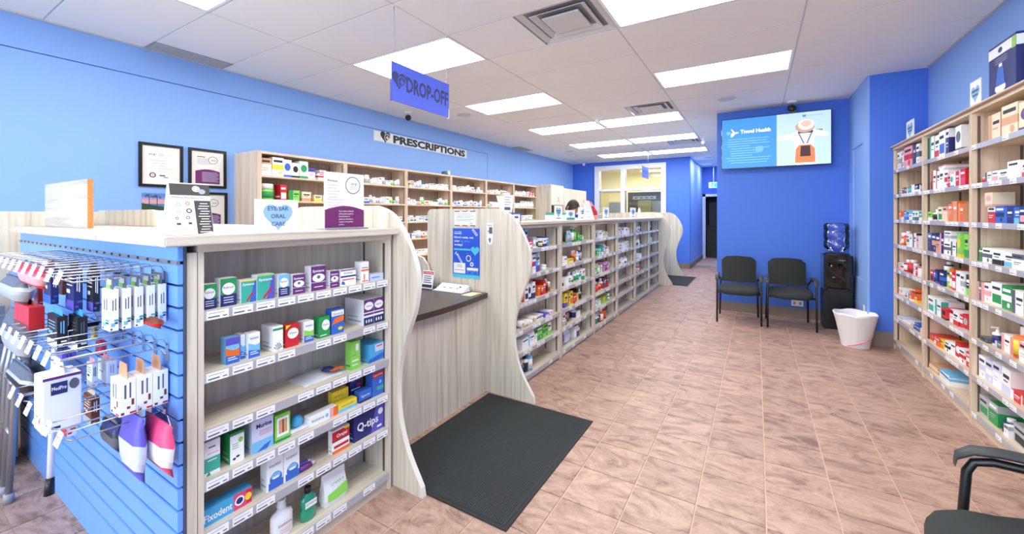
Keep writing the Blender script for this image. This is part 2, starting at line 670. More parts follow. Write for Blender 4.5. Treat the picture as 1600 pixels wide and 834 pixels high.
for k, (x, y) in enumerate(VENTS):
    t = thing('ceiling_vent', ['large square louvred ceiling air vent beside the hanging sign', 'square ceiling air vent in front of the paired light panels', 'square ceiling air vent over the pick-up counter aisle'][k], 'vent', (x + 0.33, y + 0.32, H), 0, 'square ceiling air vents')
    MB().box(-0.32, 0.32, -0.31, 0.31, 0.028, 0.05, VD).local('backing', t)
    for q, (a, b, z) in enumerate(((0.32, 0.27, 0.0), (0.235, 0.19, 0.004), (0.16, 0.0, -0.002))):
        m = MB()
        if b > 0:
            for s1 in (-1, 1):
                for hor in (0, 1):
                    pts = [(-a, -s1 * 0), (a, 0)]
                    # sloping louvre ring side
                    if hor:
                        v = [(-a, s1 * a * 0.97, z), (a, s1 * a * 0.97, z), (b, s1 * b * 0.97, z + 0.024), (-b, s1 * b * 0.97, z + 0.024)]
                    else:
                        v = [(s1 * a, -a * 0.97, z), (s1 * a, a * 0.97, z), (s1 * b, b * 0.97, z + 0.024), (s1 * b, -b * 0.97, z + 0.024)]
                    v2 = [(p[0], p[1], p[2] + 0.006) for p in v]
                    m.add(v + v2, [(0, 1, 2, 3), (4, 5, 6, 7), (0, 1, 5, 4), (1, 2, 6, 5), (2, 3, 7, 6), (3, 0, 4, 7)], VT)
            m.local('louvre', t)
        else:
            m.bbox(-a, a, -a * 0.97, a * 0.97, z, z + 0.012, VT, b=0.005)
            m.local('centre_plate', t)
# narrow grilles along the left wall
for y in (1.5, 8.2):
    t = thing('wall_edge_grille', 'narrow grey ceiling grille along the blue wall ' + ('above the hooks' if y < 3 else 'past the prescriptions sign'), 'vent', (LX + 0.02, y, H))
    MB().box(0, 0.24, 0, 0.66, -0.006, 0.0, mat('grille_grey', (150, 152, 158), 0.6)).local('plate', t)
    for k in range(5):
        MB().box(0.03 + k * 0.045, 0.035 + k * 0.045, 0.02, 0.64, -0.010, -0.006, VT).local('louvre', t)
for k, (x, y, r, lb) in enumerate(((-3.98, 5.13, 0.11, 'above the first dispensary bays'), (-0.35, 6.25, 0.11, 'in front of the TV wall'), (-4.0, 9.44, 0.10, 'above the last dispensary bays'))):
    o = MB().lathe([(r, -0.012), (r * 1.0, 0.0)], VT, n=24).local('ceiling_speaker', loc=(x, y, H))
    tag(o, 'round flush ceiling speaker grille ' + lb, 'speaker', 'ceiling speakers')
for k, (x, y) in enumerate(((-1.16, 12.48), (-1.15, 14.1))):
    t = thing('downlight', 'small round recessed downlight in the hallway, ' + ('first from the shop' if k == 0 else 'by the hallway door'), 'light', (x, y, H), 0, 'hallway downlights')
    MB().lathe([(0.10, -0.012), (0.085, -0.016), (0.08, 0.0)], TRIMW, n=20).local('trim_ring', t)
    MB().lathe([(0.08, -0.008), (0.08, 0.0)], mat('downlight_glow', (255, 250, 240), emit=9.0), n=20).local('lens', t)


def dome_cam(x, y, z, label, s=1.0, dark=True, shell=None):
    t = thing('security_camera', label, 'camera', (x, y, z), 0, 'ceiling security cameras')
    MB().lathe([(0.055 * s, 0.0), (0.055 * s, -0.02 * s), (0.03 * s, -0.03 * s)], TRIMW, n=16).local('mount', t)
    MB().tube([(0, 0, -0.02 * s), (0, 0, -0.07 * s)], 0.015 * s, TRIMW).local('stem', t)
    pr = [(0.052 * s * sin(a), -0.10 * s + 0.052 * s * cos(a)) for a in [pi * k / 8 for k in range(9)]]
    pr = [(max(r, 0.0005), z_) for r, z_ in pr][::-1]
    h = MB().lathe(pr, shell or TRIMW, n=16).local('housing', t)
    MB().lathe([(0.046 * s, 0.0), (0.036 * s, 0.020 * s), (0.0005, 0.03 * s)], BLACKG, n=16).local('lens', t)
    ln = t.children[-1]
    d = (Vector((0, 0, EYE)) - Vector((x, y, z))).normalized()
    ln.rotation_euler = d.to_track_quat('Z', 'Y').to_euler()
    ln.location = Vector((0, 0, -0.10 * s)) + d * 0.03 * s
    return t


dome_cam(-4.6, 4.55, H, 'small black-lensed security camera above the prescriptions sign', 0.9, shell=BLACKP)
dome_cam(0.42, 6.85, H, 'round security camera on the ceiling just above the TV', 1.1, shell=BLACKP)
dome_cam(-2.2, 6.35, H, 'white ceiling camera in front of the paired light panels', 0.8)
dome_cam(-0.95, 9.3, H, 'white ceiling camera by the hallway end of the light rows', 0.8)
dome_cam(-4.45, 11.6, H, 'white ceiling camera in the corner over the cabinets', 0.8)

# walls
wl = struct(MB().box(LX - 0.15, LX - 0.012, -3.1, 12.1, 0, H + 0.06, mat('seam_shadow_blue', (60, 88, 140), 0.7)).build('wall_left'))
MB().box(LX - 0.012, LX, -3.1, 12.1, 2.786, H + 0.05, BLUE_L).build('wall_panel', wl)
MB().box(LX - 0.012, LX, -3.1, 7.235, 0, 2.778, BLUE_L).build('wall_panel', wl)
MB().box(LX - 0.012, LX, 7.245, 12.1, 0, 2.786, BLUE_L).build('wall_panel', wl)
wr = struct(MB().box(RX, RX + 0.15, -3.1, 6.1, 0, H + 0.06, BLUE_L).build('wall_right'))
pl = struct(MB().box(1.10, RX + 0.15, 6.05, 7.2, 0, H + 0.06, BLUE_D).build('pillar'))
# the light blue side of the pillar, with its recess
ps = MB()
ps.box(1.08, 1.10, 6.05, 6.28, 0, H + 0.06, BLUE_L).box(1.08, 1.10, 6.86, 7.1, 0, H + 0.06, BLUE_L)
ps.box(1.08, 1.10, 6.28, 6.86, 2.33, H + 0.06, BLUE_L).box(1.08, 1.10, 6.28, 6.86, 0, 0.70, BLUE_L).box(1.095, 1.10, 6.28, 6.86, 0.7, 2.33, BLUE_L)
struct(ps.build('wall_pillar_side'))
struct(MB().box(-0.53, 1.10, 7.10, 7.25, 0, H + 0.06, BLUE_D).build('wall_tv'))
struct(MB().box(-0.53, -0.38, 7.25, 15.2, 0, H + 0.06, BLUE_L).build('wall_hallway_east'))
# back wall with the window opening
wb = MB()
wb.box(LX, -4.24, 12.0, 12.15, 0, H + 0.06, BLUE_D).box(-2.17, -1.56, 12.0, 12.15, 0, H + 0.06, BLUE_D)
wb.box(-4.24, -2.17, 12.0, 12.15, 2.94, H + 0.06, BLUE_D)
struct(wb.build('wall_back'))
struct(MB().box(-1.72, -1.56, 12.15, 15.2, 0, H + 0.06, BLUE_L).build('wall_hallway_west'))
he = MB()
he.box(-1.08 + 0.02, -0.53, 15.1, 15.25, 0, H + 0.06, BLUE_D).box(-1.56, -1.06, 15.1, 15.25, 2.12, H + 0.06, BLUE_D)
he.box(-1.06, -0.38, 15.1, 15.25, 2.12, H + 0.06, BLUE_D)
struct(he.build('wall_hallway_end'))
struct(MB().box(-1.72, -0.38, 16.0, 16.1, 0, H, MATS['seam_shadow_blue']).box(-1.72, -1.6, 15.2, 16.0, 0, H, MATS['seam_shadow_blue']).box(-0.5, -0.38, 15.2, 16.0, 0, H, MATS['seam_shadow_blue']).box(-1.72, -0.38, 15.2, 16.1, H, H + .1, MATS['seam_shadow_blue']).box(-1.72, -0.38, 15.2, 16.1, -.06, -.004, GROUT).build('wall_light_block'))  # unseen enclosure added to stop outside light leaking in past the doorway
d1 = struct(MB().box(-1.46, -1.0, 15.6, 15.63, 0, 2.1, mat('doorway_shade', (40, 40, 42), 0.8)).build('dark_doorway'))  # dark sheet painted in for the unlit space beyond the doorway
fr = MB().box(-1.56, -1.47, 15.06, 15.14, 0, 2.16, TRIMW).box(-1.56, -1.0, 15.06, 15.14, 2.08, 2.16, TRIMW)
fr.build('door_frame', d1)
bo = MB().box(-1.47, -1.05, 15.5, 15.6, 0.0, 1.1, mat('dark_green_box', (60, 66, 52), 0.7))
tag(bo.build('storage_box'), 'dark storage box inside the hallway doorway', 'box')
tag(MB().box(-1.40, -1.15, 15.52, 15.58, 1.1, 1.9, mat('grey_coat', (86, 86, 88), 0.9)).build('coat'), 'grey coat hanging inside the dark hallway doorway', 'coat')

# consulting room behind the windows
CREAM = mat('cream_wall', (240, 232, 200), 0.7)
rm = MB()
rm.box(-4.95, -1.72, 14.6, 14.7, 0, H, CREAM).box(-5.05, -4.95, 12.15, 14.7, 0, H, CREAM).box(-1.78, -1.72, 12.15, 14.7, 0, H, CREAM)
struct(rm.build('wall_consulting_room'))
# window and door assembly in white frames
wn = struct(MB().box(-4.24, -4.10, 11.94, 12.16, 0, 2.94, TRIMW).build('window_1'))
for a in ((-2.30, -2.17, 0, 2.94), (-4.10, -2.30, 2.81, 2.94), (-3.44, -3.32, 0, 2.81), (-4.10, -3.44, 2.18, 2.24), (-3.32, -2.30, 2.18, 2.25)):
    MB().box(a[0], a[1], 11.95, 12.15, a[2], a[3], TRIMW).build('window_frame', wn)
for a in ((-4.10, -3.44, 2.24, 2.81), (-3.32, -2.30, 2.25, 2.81), (-4.10, -3.44, 0.1, 2.18), (-3.32, -2.30, 0.1, 2.18)):
    MB().box(a[0], a[1], 12.05, 12.055, a[2], a[3], GLASS).build('window_pane', wn)
BLM = mat('blind_cloth', (240, 234, 208), 0.8)
_n = BLM.node_tree
_t = _n.nodes.new('ShaderNodeBsdfTranslucent')
_t.inputs[0].default_value = lin((248, 240, 214)) + (1,)
_m = _n.nodes.new('ShaderNodeMixShader')
_m.inputs[0].default_value = 0.55
_n.links.new(_n.nodes['Principled BSDF'].outputs[0], _m.inputs[1])
_n.links.new(_t.outputs[0], _m.inputs[2])
_n.links.new(_m.outputs[0], _n.nodes['Material Output'].inputs[0])
bl = thing('roller_blind', 'pale roller blind hanging behind the lower back window', 'blind', (-3.77, 12.2, 2.18))
MB().box(-4.10, -3.44, 12.18, 12.183, 0.2, 2.17, BLM).build('cloth', bl)
MB().tube([(-4.1, 12.19, 2.17), (-3.44, 12.19, 2.17)], 0.02, TRIMW).build('tube', bl)
bk = thing('privacy_board', 'dark brown board behind the back window glass', 'board', (-2.8, 12.3, 0))
MB().box(-3.32, -2.25, 12.28, 12.30, 0.2, 2.14, mat('brown_board', (104, 88, 78), 0.8)).build('panel', bk)
o = MB().box(-3.16, -2.50, 12.255, 12.262, 1.93, 2.02, WHITE)
fo, fu, fv = frame_y(-3.16, 12.255, 1.93)
for k in range(4):
    o.rect(fo, fu, fv, 0.05 + k * 0.15, 0.03, 0.15 + k * 0.15, 0.055, INK, 0.001)
tag(o.build('paper_notice'), 'long white paper notice on the brown board behind the glass', 'notice')
tag(MB().box(-3.0, -2.62, 12.2, 12.26, 1.3, 1.89, mat('pale_yellow_board', (226, 208, 150), 0.7)).build('standing_board'), 'pale yellow panel standing before the brown board', 'panel')
tag(MB().box(-2.60, -2.32, 12.2, 12.25, 1.3, 1.87, mat('putty_board', (196, 190, 176), 0.7)).build('standing_board'), 'greyish panel beside the pale yellow one behind glass', 'panel')
o = MB().box(-3.86, -3.5, 12.165, 12.170, 1.42, 1.86, WHITE)
fo, fu, fv = frame_y(-3.86, 12.165, 1.42)
for k in range(7):
    o.rect(fo, fu, fv, 0.03, 0.05 + k * 0.055, 0.33, 0.062 + k * 0.055, GREYP, 0.001)
for k in range(5):
    o.rect(fo, fu, fv, 0.03 + k * 0.073, 0.05, 0.036 + k * 0.073, 0.39, GREYP, 0.001)
tag(o.build('wall_chart'), 'gridded white paper chart on the lower back window blind', 'chart')

# base tiles
for nm, a in (('baseboard_tv', (-0.53, 1.08, 7.085, 7.10)), ('baseboard_pillar', (1.08, RX, 6.035, 6.05)), ('baseboard_pillar_side', (1.065, 1.08, 6.035, 7.10)),
              ('baseboard_back', (-2.17, -1.55, 11.985, 12.0)), ('baseboard_hallway_west', (-1.56, -1.545, 11.985, 15.1)), ('baseboard_left', (LX, LX + 0.015, -3.1, 12.0)),
              ('baseboard_right', (RX - 0.015, RX, -3.1, 6.05))):
    struct(MB().box(*a, 0, 0.17 if 'pillar' in nm else 0.14, BASEB).build(nm))
# shopfront behind the camera
wf = struct(MB().box(LX, RX, -3.1, -3.0, 0, 0.25, BLUE_L).box(LX, RX, -3.1, -3.0, 2.85, H + 0.06, BLUE_L).build('wall_front'))
w2 = struct(MB().box(LX, LX + 0.08, -3.08, -3.02, 0.25, 2.85, ALU).build('window_2'))
for k in range(1, 6):
    x = LX + k * (RX - LX) / 5
    MB().box(x - 0.04, x + 0.04, -3.08, -3.02, 0.25, 2.85, ALU).build('window_frame', w2)
for k in range(5):
    x0, x1 = LX + k * (RX - LX) / 5, LX + (k + 1) * (RX - LX) / 5
    MB().box(x0 + 0.04, x1 - 0.04, -3.055, -3.05, 0.25, 2.85, GLASS).build('window_pane', w2)

# ================================================================== PRODUCTS
ORD = ['first', 'second', 'third', 'fourth', 'fifth', 'sixth', 'seventh', 'eighth', 'ninth', 'tenth', 'eleventh', 'twelfth', 'thirteenth', 'fourteenth', 'fifteenth',
       'sixteenth', 'seventeenth', 'eighteenth', 'nineteenth', 'twentieth', 'twentyfirst', 'twentysecond', 'twentythird', 'twentyfourth', 'twentyfifth']
NAMES = {'C': ('carton', 'carton'), 'B': ('bottle', 'bottle'), 'J': ('jar', 'jar'), 'P': ('pump_bottle', 'bottle'), 'T': ('lotion_tube', 'tube'), 'F': ('flat_carton', 'carton'),
         'G': ('jug', 'jug'), 'K': ('pouch', 'pouch'), 'R': ('bandage_roll', 'roll'), 'L': ('pill_bottle', 'bottle'), 'M': ('medicine_carton', 'carton')}
PC = {}
rnd = random.Random(7)


def product_meshes(kind, cols, w_, h_, d_, style):
    """[(part name, mesh)...]; the first is the body. Front faces +X, width runs along Y, base at z = 0, front plane at x = 0."""
    key = (kind, cols, round(w_, 3), round(h_, 3), round(d_, 3), style)
    if key in PC:
        return PC[key]
    a, b = pm(cols[0]), pm(cols[1] if len(cols) > 1 else cols[0])
    c = pm(cols[2]) if len(cols) > 2 else (INK if cols[0] in 'wqylsuef' else WHITE)
    out = []
    m = MB()
    if kind in 'CMF':
        m.box(-d_, 0, -w_ / 2, w_ / 2, 0, h_, a)
        # fold seam of the lid
        m.box(-d_ - 0.0003, 0.0003, -w_ / 2 - 0.0003, w_ / 2 + 0.0003, h_ * 0.985, h_ * 0.995, a)
        faces = [(frame_x(0, -w_ / 2, 0), w_), ((Vector((-d_, -w_ / 2, 0)), VX, VZ), d_), ((Vector((0, w_ / 2, 0)), -VX, VZ), d_)]
        for fi, ((o, u, v), W) in enumerate(faces):
            R = lambda u0, v0, u1, v1, mm, l=0.0004: m.rect(o, u, v, u0 * W, v0 * h_, u1 * W, v1 * h_, mm, l)
            if style == 0:
                R(0, 0, 1, 0.34, b)
                if fi == 0:
                    R(0.14, 0.62, 0.86, 0.76, c, 0.0006)
                    R(0.2, 0.48, 0.7, 0.53, c, 0.0006)
            elif style == 1:
                R(0, 0.66, 1, 1, b)
                if fi == 0:
                    R(0.12, 0.76, 0.84, 0.88, c if cols[1:2] not in ('w',) else INK, 0.0008)
                    R(0.15, 0.42, 0.75, 0.47, b, 0.0006)
                    R(0.15, 0.3, 0.6, 0.34, b, 0.0006)
            elif style == 2:
                R(0, 0.36, 1, 0.62, b)
                if fi == 0:
                    R(0.1, 0.74, 0.9, 0.86, c, 0.0006)
                    m.ell(o, u, v, W * 0.68, h_ * 0.2, min(W, h_) * 0.14, min(W, h_) * 0.14, b, 10, 0.0006)
            elif style == 3:
                R(0, 0, 0.32, 1, b)
                if fi == 0:
                    R(0.4, 0.6, 0.92, 0.72, c, 0.0006)
                    R(0.4, 0.4, 0.8, 0.46, b, 0.0006)
            elif style == 4:
                if fi == 0:
                    m.ell(o, u, v, W * 0.5, h_ * 0.58, W * 0.38, h_ * 0.22, b, 14, 0.0006)
                R(0, 0, 1, 0.14, b)
            else:
                if fi == 0:
                    R(0.1, 0.12, 0.9, 0.5, b, 0.0006)
                    R(0.1, 0.7, 0.8, 0.82, c, 0.0006)
                else:
                    R(0.1, 0.2, 0.9, 0.3, b, 0.0006)
        out.append(('body', m.mesh(NAMES[kind][0])))
    elif kind in 'BLP':
        r = w_ / 2
        sh = h_ * (0.70 if kind != 'L' else 0.76)
        m.lathe([(r * 0.94, 0), (r, h_ * 0.02), (r, h_ * 0.12), (r * 1.004, h_ * 0.12), (r * 1.004, h_ * 0.58), (r, h_ * 0.58), (r, sh * 0.94), (r * 0.8, sh), (r * 0.42, sh * 1.04), (r * 0.42, sh * 1.10)],
                a, c=(-r, 0, 0), n=12, ms=[a, a, a, b, b, a, a, a, a])
        out.append(('body', m.mesh(NAMES[kind][0])))
        k = MB()
        cm = pm(cols[2]) if len(cols) > 2 else WHITE
        if kind == 'P':
            k.lathe([(r * 0.34, sh * 1.06), (r * 0.34, h_ * 0.86), (r * 0.12, h_ * 0.87), (r * 0.12, h_ * 0.94)], cm, c=(-r, 0, 0), n=10)
            k.box(-r * 1.2, -r * 0.1 + r * 0.3, -r * 0.16, r * 0.16, h_ * 0.94, h_, cm)
        else:
            cr = r * (0.5 if kind == 'B' else 0.82)
            k.lathe([(cr, sh * 1.02), (cr, h_ * 0.98), (cr * 0.9, h_)], cm, c=(-r, 0, 0), n=12)
        out.append(('cap', k.mesh('cap')))
    elif kind == 'J':
        r = w_ / 2
        m.lathe([(r * 0.92, 0), (r, h_ * 0.06), (r, h_ * 0.6), (r * 0.9, h_ * 0.68)], a, c=(-r, 0, 0), n=12)
        m.lathe([(r * 1.01, h_ * 0.14), (r * 1.01, h_ * 0.52)], b, c=(-r, 0, 0), n=12)
        out.append(('body', m.mesh('jar')))
        out.append(('lid', MB().lathe([(r * 0.97, h_ * 0.68), (r * 0.97, h_ * 0.97), (r * 0.9, h_)], pm(cols[2]) if len(cols) > 2 else WHITE, c=(-r, 0, 0), n=12).mesh('lid')))
    elif kind == 'T':
        r = w_ / 2
        vs, n = [], 12
        for f_, z in ((0.0, 0.16), (0.25, 0.4), (0.7, 0.75), (1.0, 1.0)):
            for q in range(n):
                t = 2 * pi * q / n
                vs.append((-r + r * 0.8 * cos(t) * (1 - f_ * 0.92), r * sin(t) * (0.85 + 0.15 * f_), z * h_))
        fs = [(i * n + q, i * n + (q + 1) % n, (i + 1) * n + (q + 1) % n, (i + 1) * n + q) for i in range(3) for q in range(n)]
        m.add(vs, fs[:n], b, True)
        m.add(vs, fs[n:] + [tuple(range(3 * n, 4 * n))], a, True)
        out.append(('body', m.mesh('lotion_tube')))
        out.append(('cap', MB().lathe([(r * 0.7, 0), (r * 0.74, h_ * 0.16)], pm(cols[2]) if len(cols) > 2 else WHITE, c=(-r, 0, 0), n=12).mesh('cap')))
    elif kind == 'G':
        m.bbox(-d_, 0, -w_ / 2, w_ / 2, 0, h_ * 0.78, a, b=min(w_, d_) * 0.18)
        m.rect(*frame_x(0, -w_ / 2, 0), w_ * 0.2, h_ * 0.12, w_ * 0.8, h_ * 0.5, b, 0.0006)
        m.tube([(-d_ * 0.5, -w_ * 0.3, h_ * 0.72), (-d_ * 0.5, -w_ * 0.25, h_ * 0.95), (-d_ * 0.5, 0.0, h_ * 0.93), (-d_ * 0.5, w_ * 0.2, h_ * 0.74)], w_ * 0.08, a, n=6)
        out.append(('body', m.mesh('jug')))
        out.append(('cap', MB().lathe([(w_ * 0.15, h_ * 0.76), (w_ * 0.15, h_ * 0.92)], b, c=(-d_ * 0.5, w_ * 0.28, 0), n=10).mesh('cap')))
    elif kind == 'K':
        prof = [(0, 0), (0.5, 0.12), (0.62, 0.35), (0.5, 0.62), (0.16, 0.9), (0.02, 1.0)]
        vs = []
        for (t, z) in prof:
            th = d_ * t * 0.5 + 0.001
            vs += [(-d_ / 2 - th, -w_ / 2, z * h_), (-d_ / 2 - th, w_ / 2, z * h_), (-d_ / 2 + th, w_ / 2, z * h_), (-d_ / 2 + th, 0, z * h_), (-d_ / 2 + th, -w_ / 2, z * h_)]
        fs = [(i * 5 + q, i * 5 + (q + 1) % 5, (i + 1) * 5 + (q + 1) % 5, (i + 1) * 5 + q) for i in range(5) for q in range(5)]
        m.add(vs, [f for k, f in enumerate(fs) if 5 <= k < 15], b)
        m.add(vs, [f for k, f in enumerate(fs) if not 5 <= k < 15], a)
        out.append(('body', m.mesh('pouch')))
    else:   # a roll lying on its side
        r = h_ / 2
        m.tube([(-d_, 0, r), (0, 0, r)], r, a, n=14)
        m.tube([(0.0, 0, r), (0.0005, 0, r)], r * 0.45, b, n=10)
        out.append(('body', m.mesh('bandage_roll')))
    PC[key] = out
    return out


def colour_words(cols):
    n = [PAL[c][1] for c in dict.fromkeys(cols[:2])]
    return n[0] if len(n) == 1 else n[0] + ' and ' + n[1]


def put(kind, cols, w_, h_, loc, rz, label, group, d_=0.05, style=None):
    if style is None:
        style = rnd.randrange(6)
    parts = product_meshes(kind, cols, w_, h_, d_, style)
    nm, cat = NAMES[kind]
    if len(parts) == 1:
        o = bpy.data.objects.new(nm, parts[0][1])
        C.objects.link(o)
    else:
        o = bpy.data.objects.new(nm, None)
        o.empty_display_size = 0.02
        C.objects.link(o)
        for pn, me in parts:
            c = bpy.data.objects.new(pn, me)
            C.objects.link(c)
            c.parent = o
    o.location = loc
    o.rotation_euler = (0, 0, rz)
    tag(o, label, cat, group)
    return o


def fill(spec, y0, y1, z, xf, rz, where, group, start=0, depth=0.05):
    """spec: tokens like Cwr:6x11 (kind, colours, width x height in cm), *n repeats, _5 a gap, ^ a second one stacked on the last. Runs from y0 towards y1."""
    y = y0
    sgn = 1 if y1 > y0 else -1
    n = start
    last = None
    for tok in spec.split():
        if tok[0] == '_':
            y += sgn * float(tok[1:]) / 100
            continue
        up = tok[0] == '^'
        if up:
            tok = tok[1:]
        rep = 1
        if '*' in tok:
            tok, r_ = tok.split('*')
            rep = int(r_)
        kc, wh = tok.split(':')
        w_, h_ = [float(q) / 100 for q in wh.split('x')[:2]]
        dd = float(wh.split('x')[2]) / 100 if wh.count('x') > 1 else (w_ if kc[0] in 'BLJPT' else min(depth, 0.16))
        st = rnd.randrange(6)
        for _ in range(rep):
            if up and last:
                yy, zz = last[0], last[1]
            else:
                if (y + sgn * w_ - y1) * sgn > 0.004:
                    return n
                yy, zz = y + sgn * w_ / 2, z
                y += sgn * (w_ + 0.004 + rnd.random() * 0.004)
            jx = rnd.uniform(0, 0.02)
            put(kc[0], kc[1:], w_, h_, (xf - (jx if rz == 0 else -jx), yy, zz), rz + rnd.uniform(-0.04, 0.04),
                '%s %s, %s on %s' % (colour_words(kc[1:]), NAMES[kc[0]][0].replace('_', ' '), ORD[min(n, 24)], where), group, dd, st)
            last = (yy, zz + h_ + 0.0005)
            n += 1
    return n


# ================================================================== SHELVING
TAGM = {}


def tag_mesh(w_, face):
    key = (round(w_, 3), face)
    if key in TAGM:
        return TAGM[key]
    m = MB()
    x = 0.0012 * face
    m.box(min(0, x), max(0, x), -w_ / 2, w_ / 2, -0.016, 0.016, WHITE)
    o, u, v = (Vector((x, -w_ / 2, -0.016)), VY, VZ) if face > 0 else (Vector((x, w_ / 2, -0.016)), -VY, VZ)
    m.rect(o, u, v, w_ * 0.06, 0.007, w_ * 0.58, 0.012, 'd', 0.0004)
    m.rect(o, u, v, w_ * 0.72, 0.007, w_ * 0.92, 0.011, 'd', 0.0004)
    m.rect(o, u, v, w_ * 0.08, 0.022, w_ * 0.8, 0.024, GREYP, 0.0004)
    TAGM[key] = m.mesh('price_tag')
    return TAGM[key]


def shelf_unit(name, label, group, y0, y1, xf, face, depth, top, surfaces, tw=0.012, tags=None, back=WB, strip=True, kick=True, th=0.02, woods=None):
    """open shelf bay; face = +1 opens towards +X, -1 towards -X; front plane at xf"""
    t = thing(name, label, 'shelving', (xf, (y0 + y1) / 2, 0), 0, group)
    xb = xf - face * depth
    WV, WY, back = woods or (globals()['WV'], globals()['WY'], back)

    def bx(xa, xb_, *r):
        return MB().box(min(xa, xb_), max(xa, xb_), *r)
    for y in (y0, y1 - tw):
        bx(xf, xb, y, y + tw, 0, top, WV).build('side_panel', t)
    bx(xb, xb + face * 0.01, y0 + tw, y1 - tw, 0, top, back).build('back_panel', t)
    bx(xf + face * 0.004, xb, y0, y1, top, top + 0.025, WY).build('top_panel', t)
    for (yy, xq) in ((y1 - tw - 0.003, xf - face * 0.035), (y1 - tw - 0.003, xb + face * 0.04), (y0 + tw, xf - face * 0.035)):
        bx(xq - 0.007, xq + 0.007, yy, yy + 0.003, 0.08, top - 0.02, STDS).build('shelf_standard', t)
    if kick:
        bx(xf - face * 0.015, xf - face * 0.03, y0 + tw, y1 - tw, 0, surfaces[-1] - th, WY).build('kick_board', t)
    for k, z in enumerate(surfaces):
        s = bx(xf - face * 0.004, xb + face * 0.01, y0 + tw, y1 - tw, z - th, z, WY).build('shelf', t)
        if strip:
            r = bx(xf - face * 0.004, xf + face * 0.002, y0 + tw, y1 - tw, z - 0.034, z + 0.001, STRIP)
            r.build('price_rail', s)
            nt_ = (tags or [6] * 9)[k]
            if nt_:
                span = (y1 - y0 - 2 * tw)
                w_ = min(0.072, span / nt_ * 0.9)
                slots = int(span / (w_ + 0.012))
                pick = sorted(rnd.sample(range(slots), min(nt_, slots)))
                for q in pick:
                    o = bpy.data.objects.new('price_tag', tag_mesh(w_, face))
                    C.objects.link(o)
                    o.parent = s
                    wy = y0 + tw + (q + 0.5) * span / slots
                    o.location = (xf + face * 0.002 - xf, wy - (y0 + y1) / 2, z - 0.0165)
    return t


# --- eye care rack at the near end (faces the shop floor)
FS = [1.13, 0.905, 0.70, 0.515, 0.33, 0.09]
shelf_unit('shelf_rack', 'pale wood eye and ear care rack at the slatwall end', None, 0.665, 1.555, -1.70, 1, 0.235, 1.345, FS, tw=0.018, tags=[10, 8, 8, 9, 9, 6])
ep = MB().box(-4.0, -1.70, 0.632, 0.662, 0, 1.345, WV)
tag(ep.build('end_panel'), 'thick pale wood end board between slatwall and eye care rack', 'panel')
ct = MB().bbox(-3.95, -1.655, 0.555, 1.575, 1.372, 1.405, WY, b=0.004)
tag(ct.build('countertop'), 'pale wood top board over slatwall and eye care rack', 'counter top')

# --- slatwall
sw = thing('slatwall', 'light blue slatwall panel with horizontal grooves and hooks', 'slatwall', (-2.85, 0.62, 0))
MB().box(-4.0, -1.70, 0.622, 0.631, 0.0, 1.37, SLOT).build('backing', sw)
zs = [1.312 - 0.0775 * k for k in range(16)]
MB().bbox(-4.0, -1.70, 0.606, 0.622, zs[0] + 0.006, 1.37, SLAT, b=0.002).build('slat', sw)
for k in range(15):
    MB().bbox(-4.0, -1.70, 0.606, 0.622, zs[k + 1] + 0.004, zs[k] - 0.004, SLAT, b=0.002).build('slat', sw)
MB().bbox(-4.0, -1.70, 0.606, 0.622, 0.0, zs[15] - 0.004, SLAT, b=0.002).build('slat', sw, 'plain bottom board')
MB().box(-4.0, -1.70, 0.602, 0.612, zs[0] - 0.005, zs[0] + 0.008, ALU).build('top_rail', sw)
for k in range(24):
    x = -1.76 - k * 0.095
    MB().box(x - 0.007, x + 0.007, 0.600, 0.604, zs[0] - 0.002, zs[0] + 0.007, BLACKP).build('rail_clip', sw)

# --- aisle run: six bays with a shared top board
RS = [1.17, 0.94, 0.71, 0.48, 0.29, 0.055]
BY = [2.86, 3.86, 4.87, 5.86, 6.88, 7.90, 8.87]
for k in range(6):
    e = [6, 6, 6, 6, 6, 3]
    if k == 3:
        e = [6, 6, 6, 1, 0, 0]
    if k == 4:
        e = [6, 6, 4, 2, 0, 0]
    if k == 5:
        e = [5, 4, 0, 0, 0, 0]
    shelf_unit('shelf_bay', 'pale wood aisle shelf bay, %s from the drop-off counter' % ORD[k], 'aisle shelf bays', BY[k] + 0.002, BY[k + 1] - 0.002, -1.73, 1, 0.20, 1.36, RS, tw=0.03, tags=e)
rt = MB().bbox(-2.15, -1.70, 2.86, 8.93, 1.388, 1.415, WY, b=0.004)
tag(rt.build('countertop'), 'long pale wood top board over the aisle shelf bays', 'counter top')
bc = MB().box(-1.96, -1.94, 2.86, 8.9, 0, 1.386, WV)
tag(bc.build('back_board'), 'long pale wood board backing the aisle shelving on the staff side', 'panel')

# --- dispensary shelving on the blue wall
DS = [1.90, 1.635, 1.37, 1.11, 0.85, 0.58, 0.30]
DY = [2.31, 3.365, 4.42, 5.47, 6.53, 7.58, 8.64]
for k in range(6):
    shelf_unit('dispensary_bay', 'tall dispensary shelf bay on the blue wall, %s from the certificates' % ORD[k], 'dispensary shelf bays', DY[k] + 0.002, DY[k + 1] - 0.002, -4.5, 1, 0.34, 2.13, DS, tw=0.022,
               tags=[0] * 7, strip=False, woods=(TV_, TY_, TB_))
sp = MB().box(LX, -4.5, 2.285, 2.311, 0, 2.155, TV_)
tag(sp.build('end_panel'), 'tall pale wood end board of the dispensary shelving', 'panel')

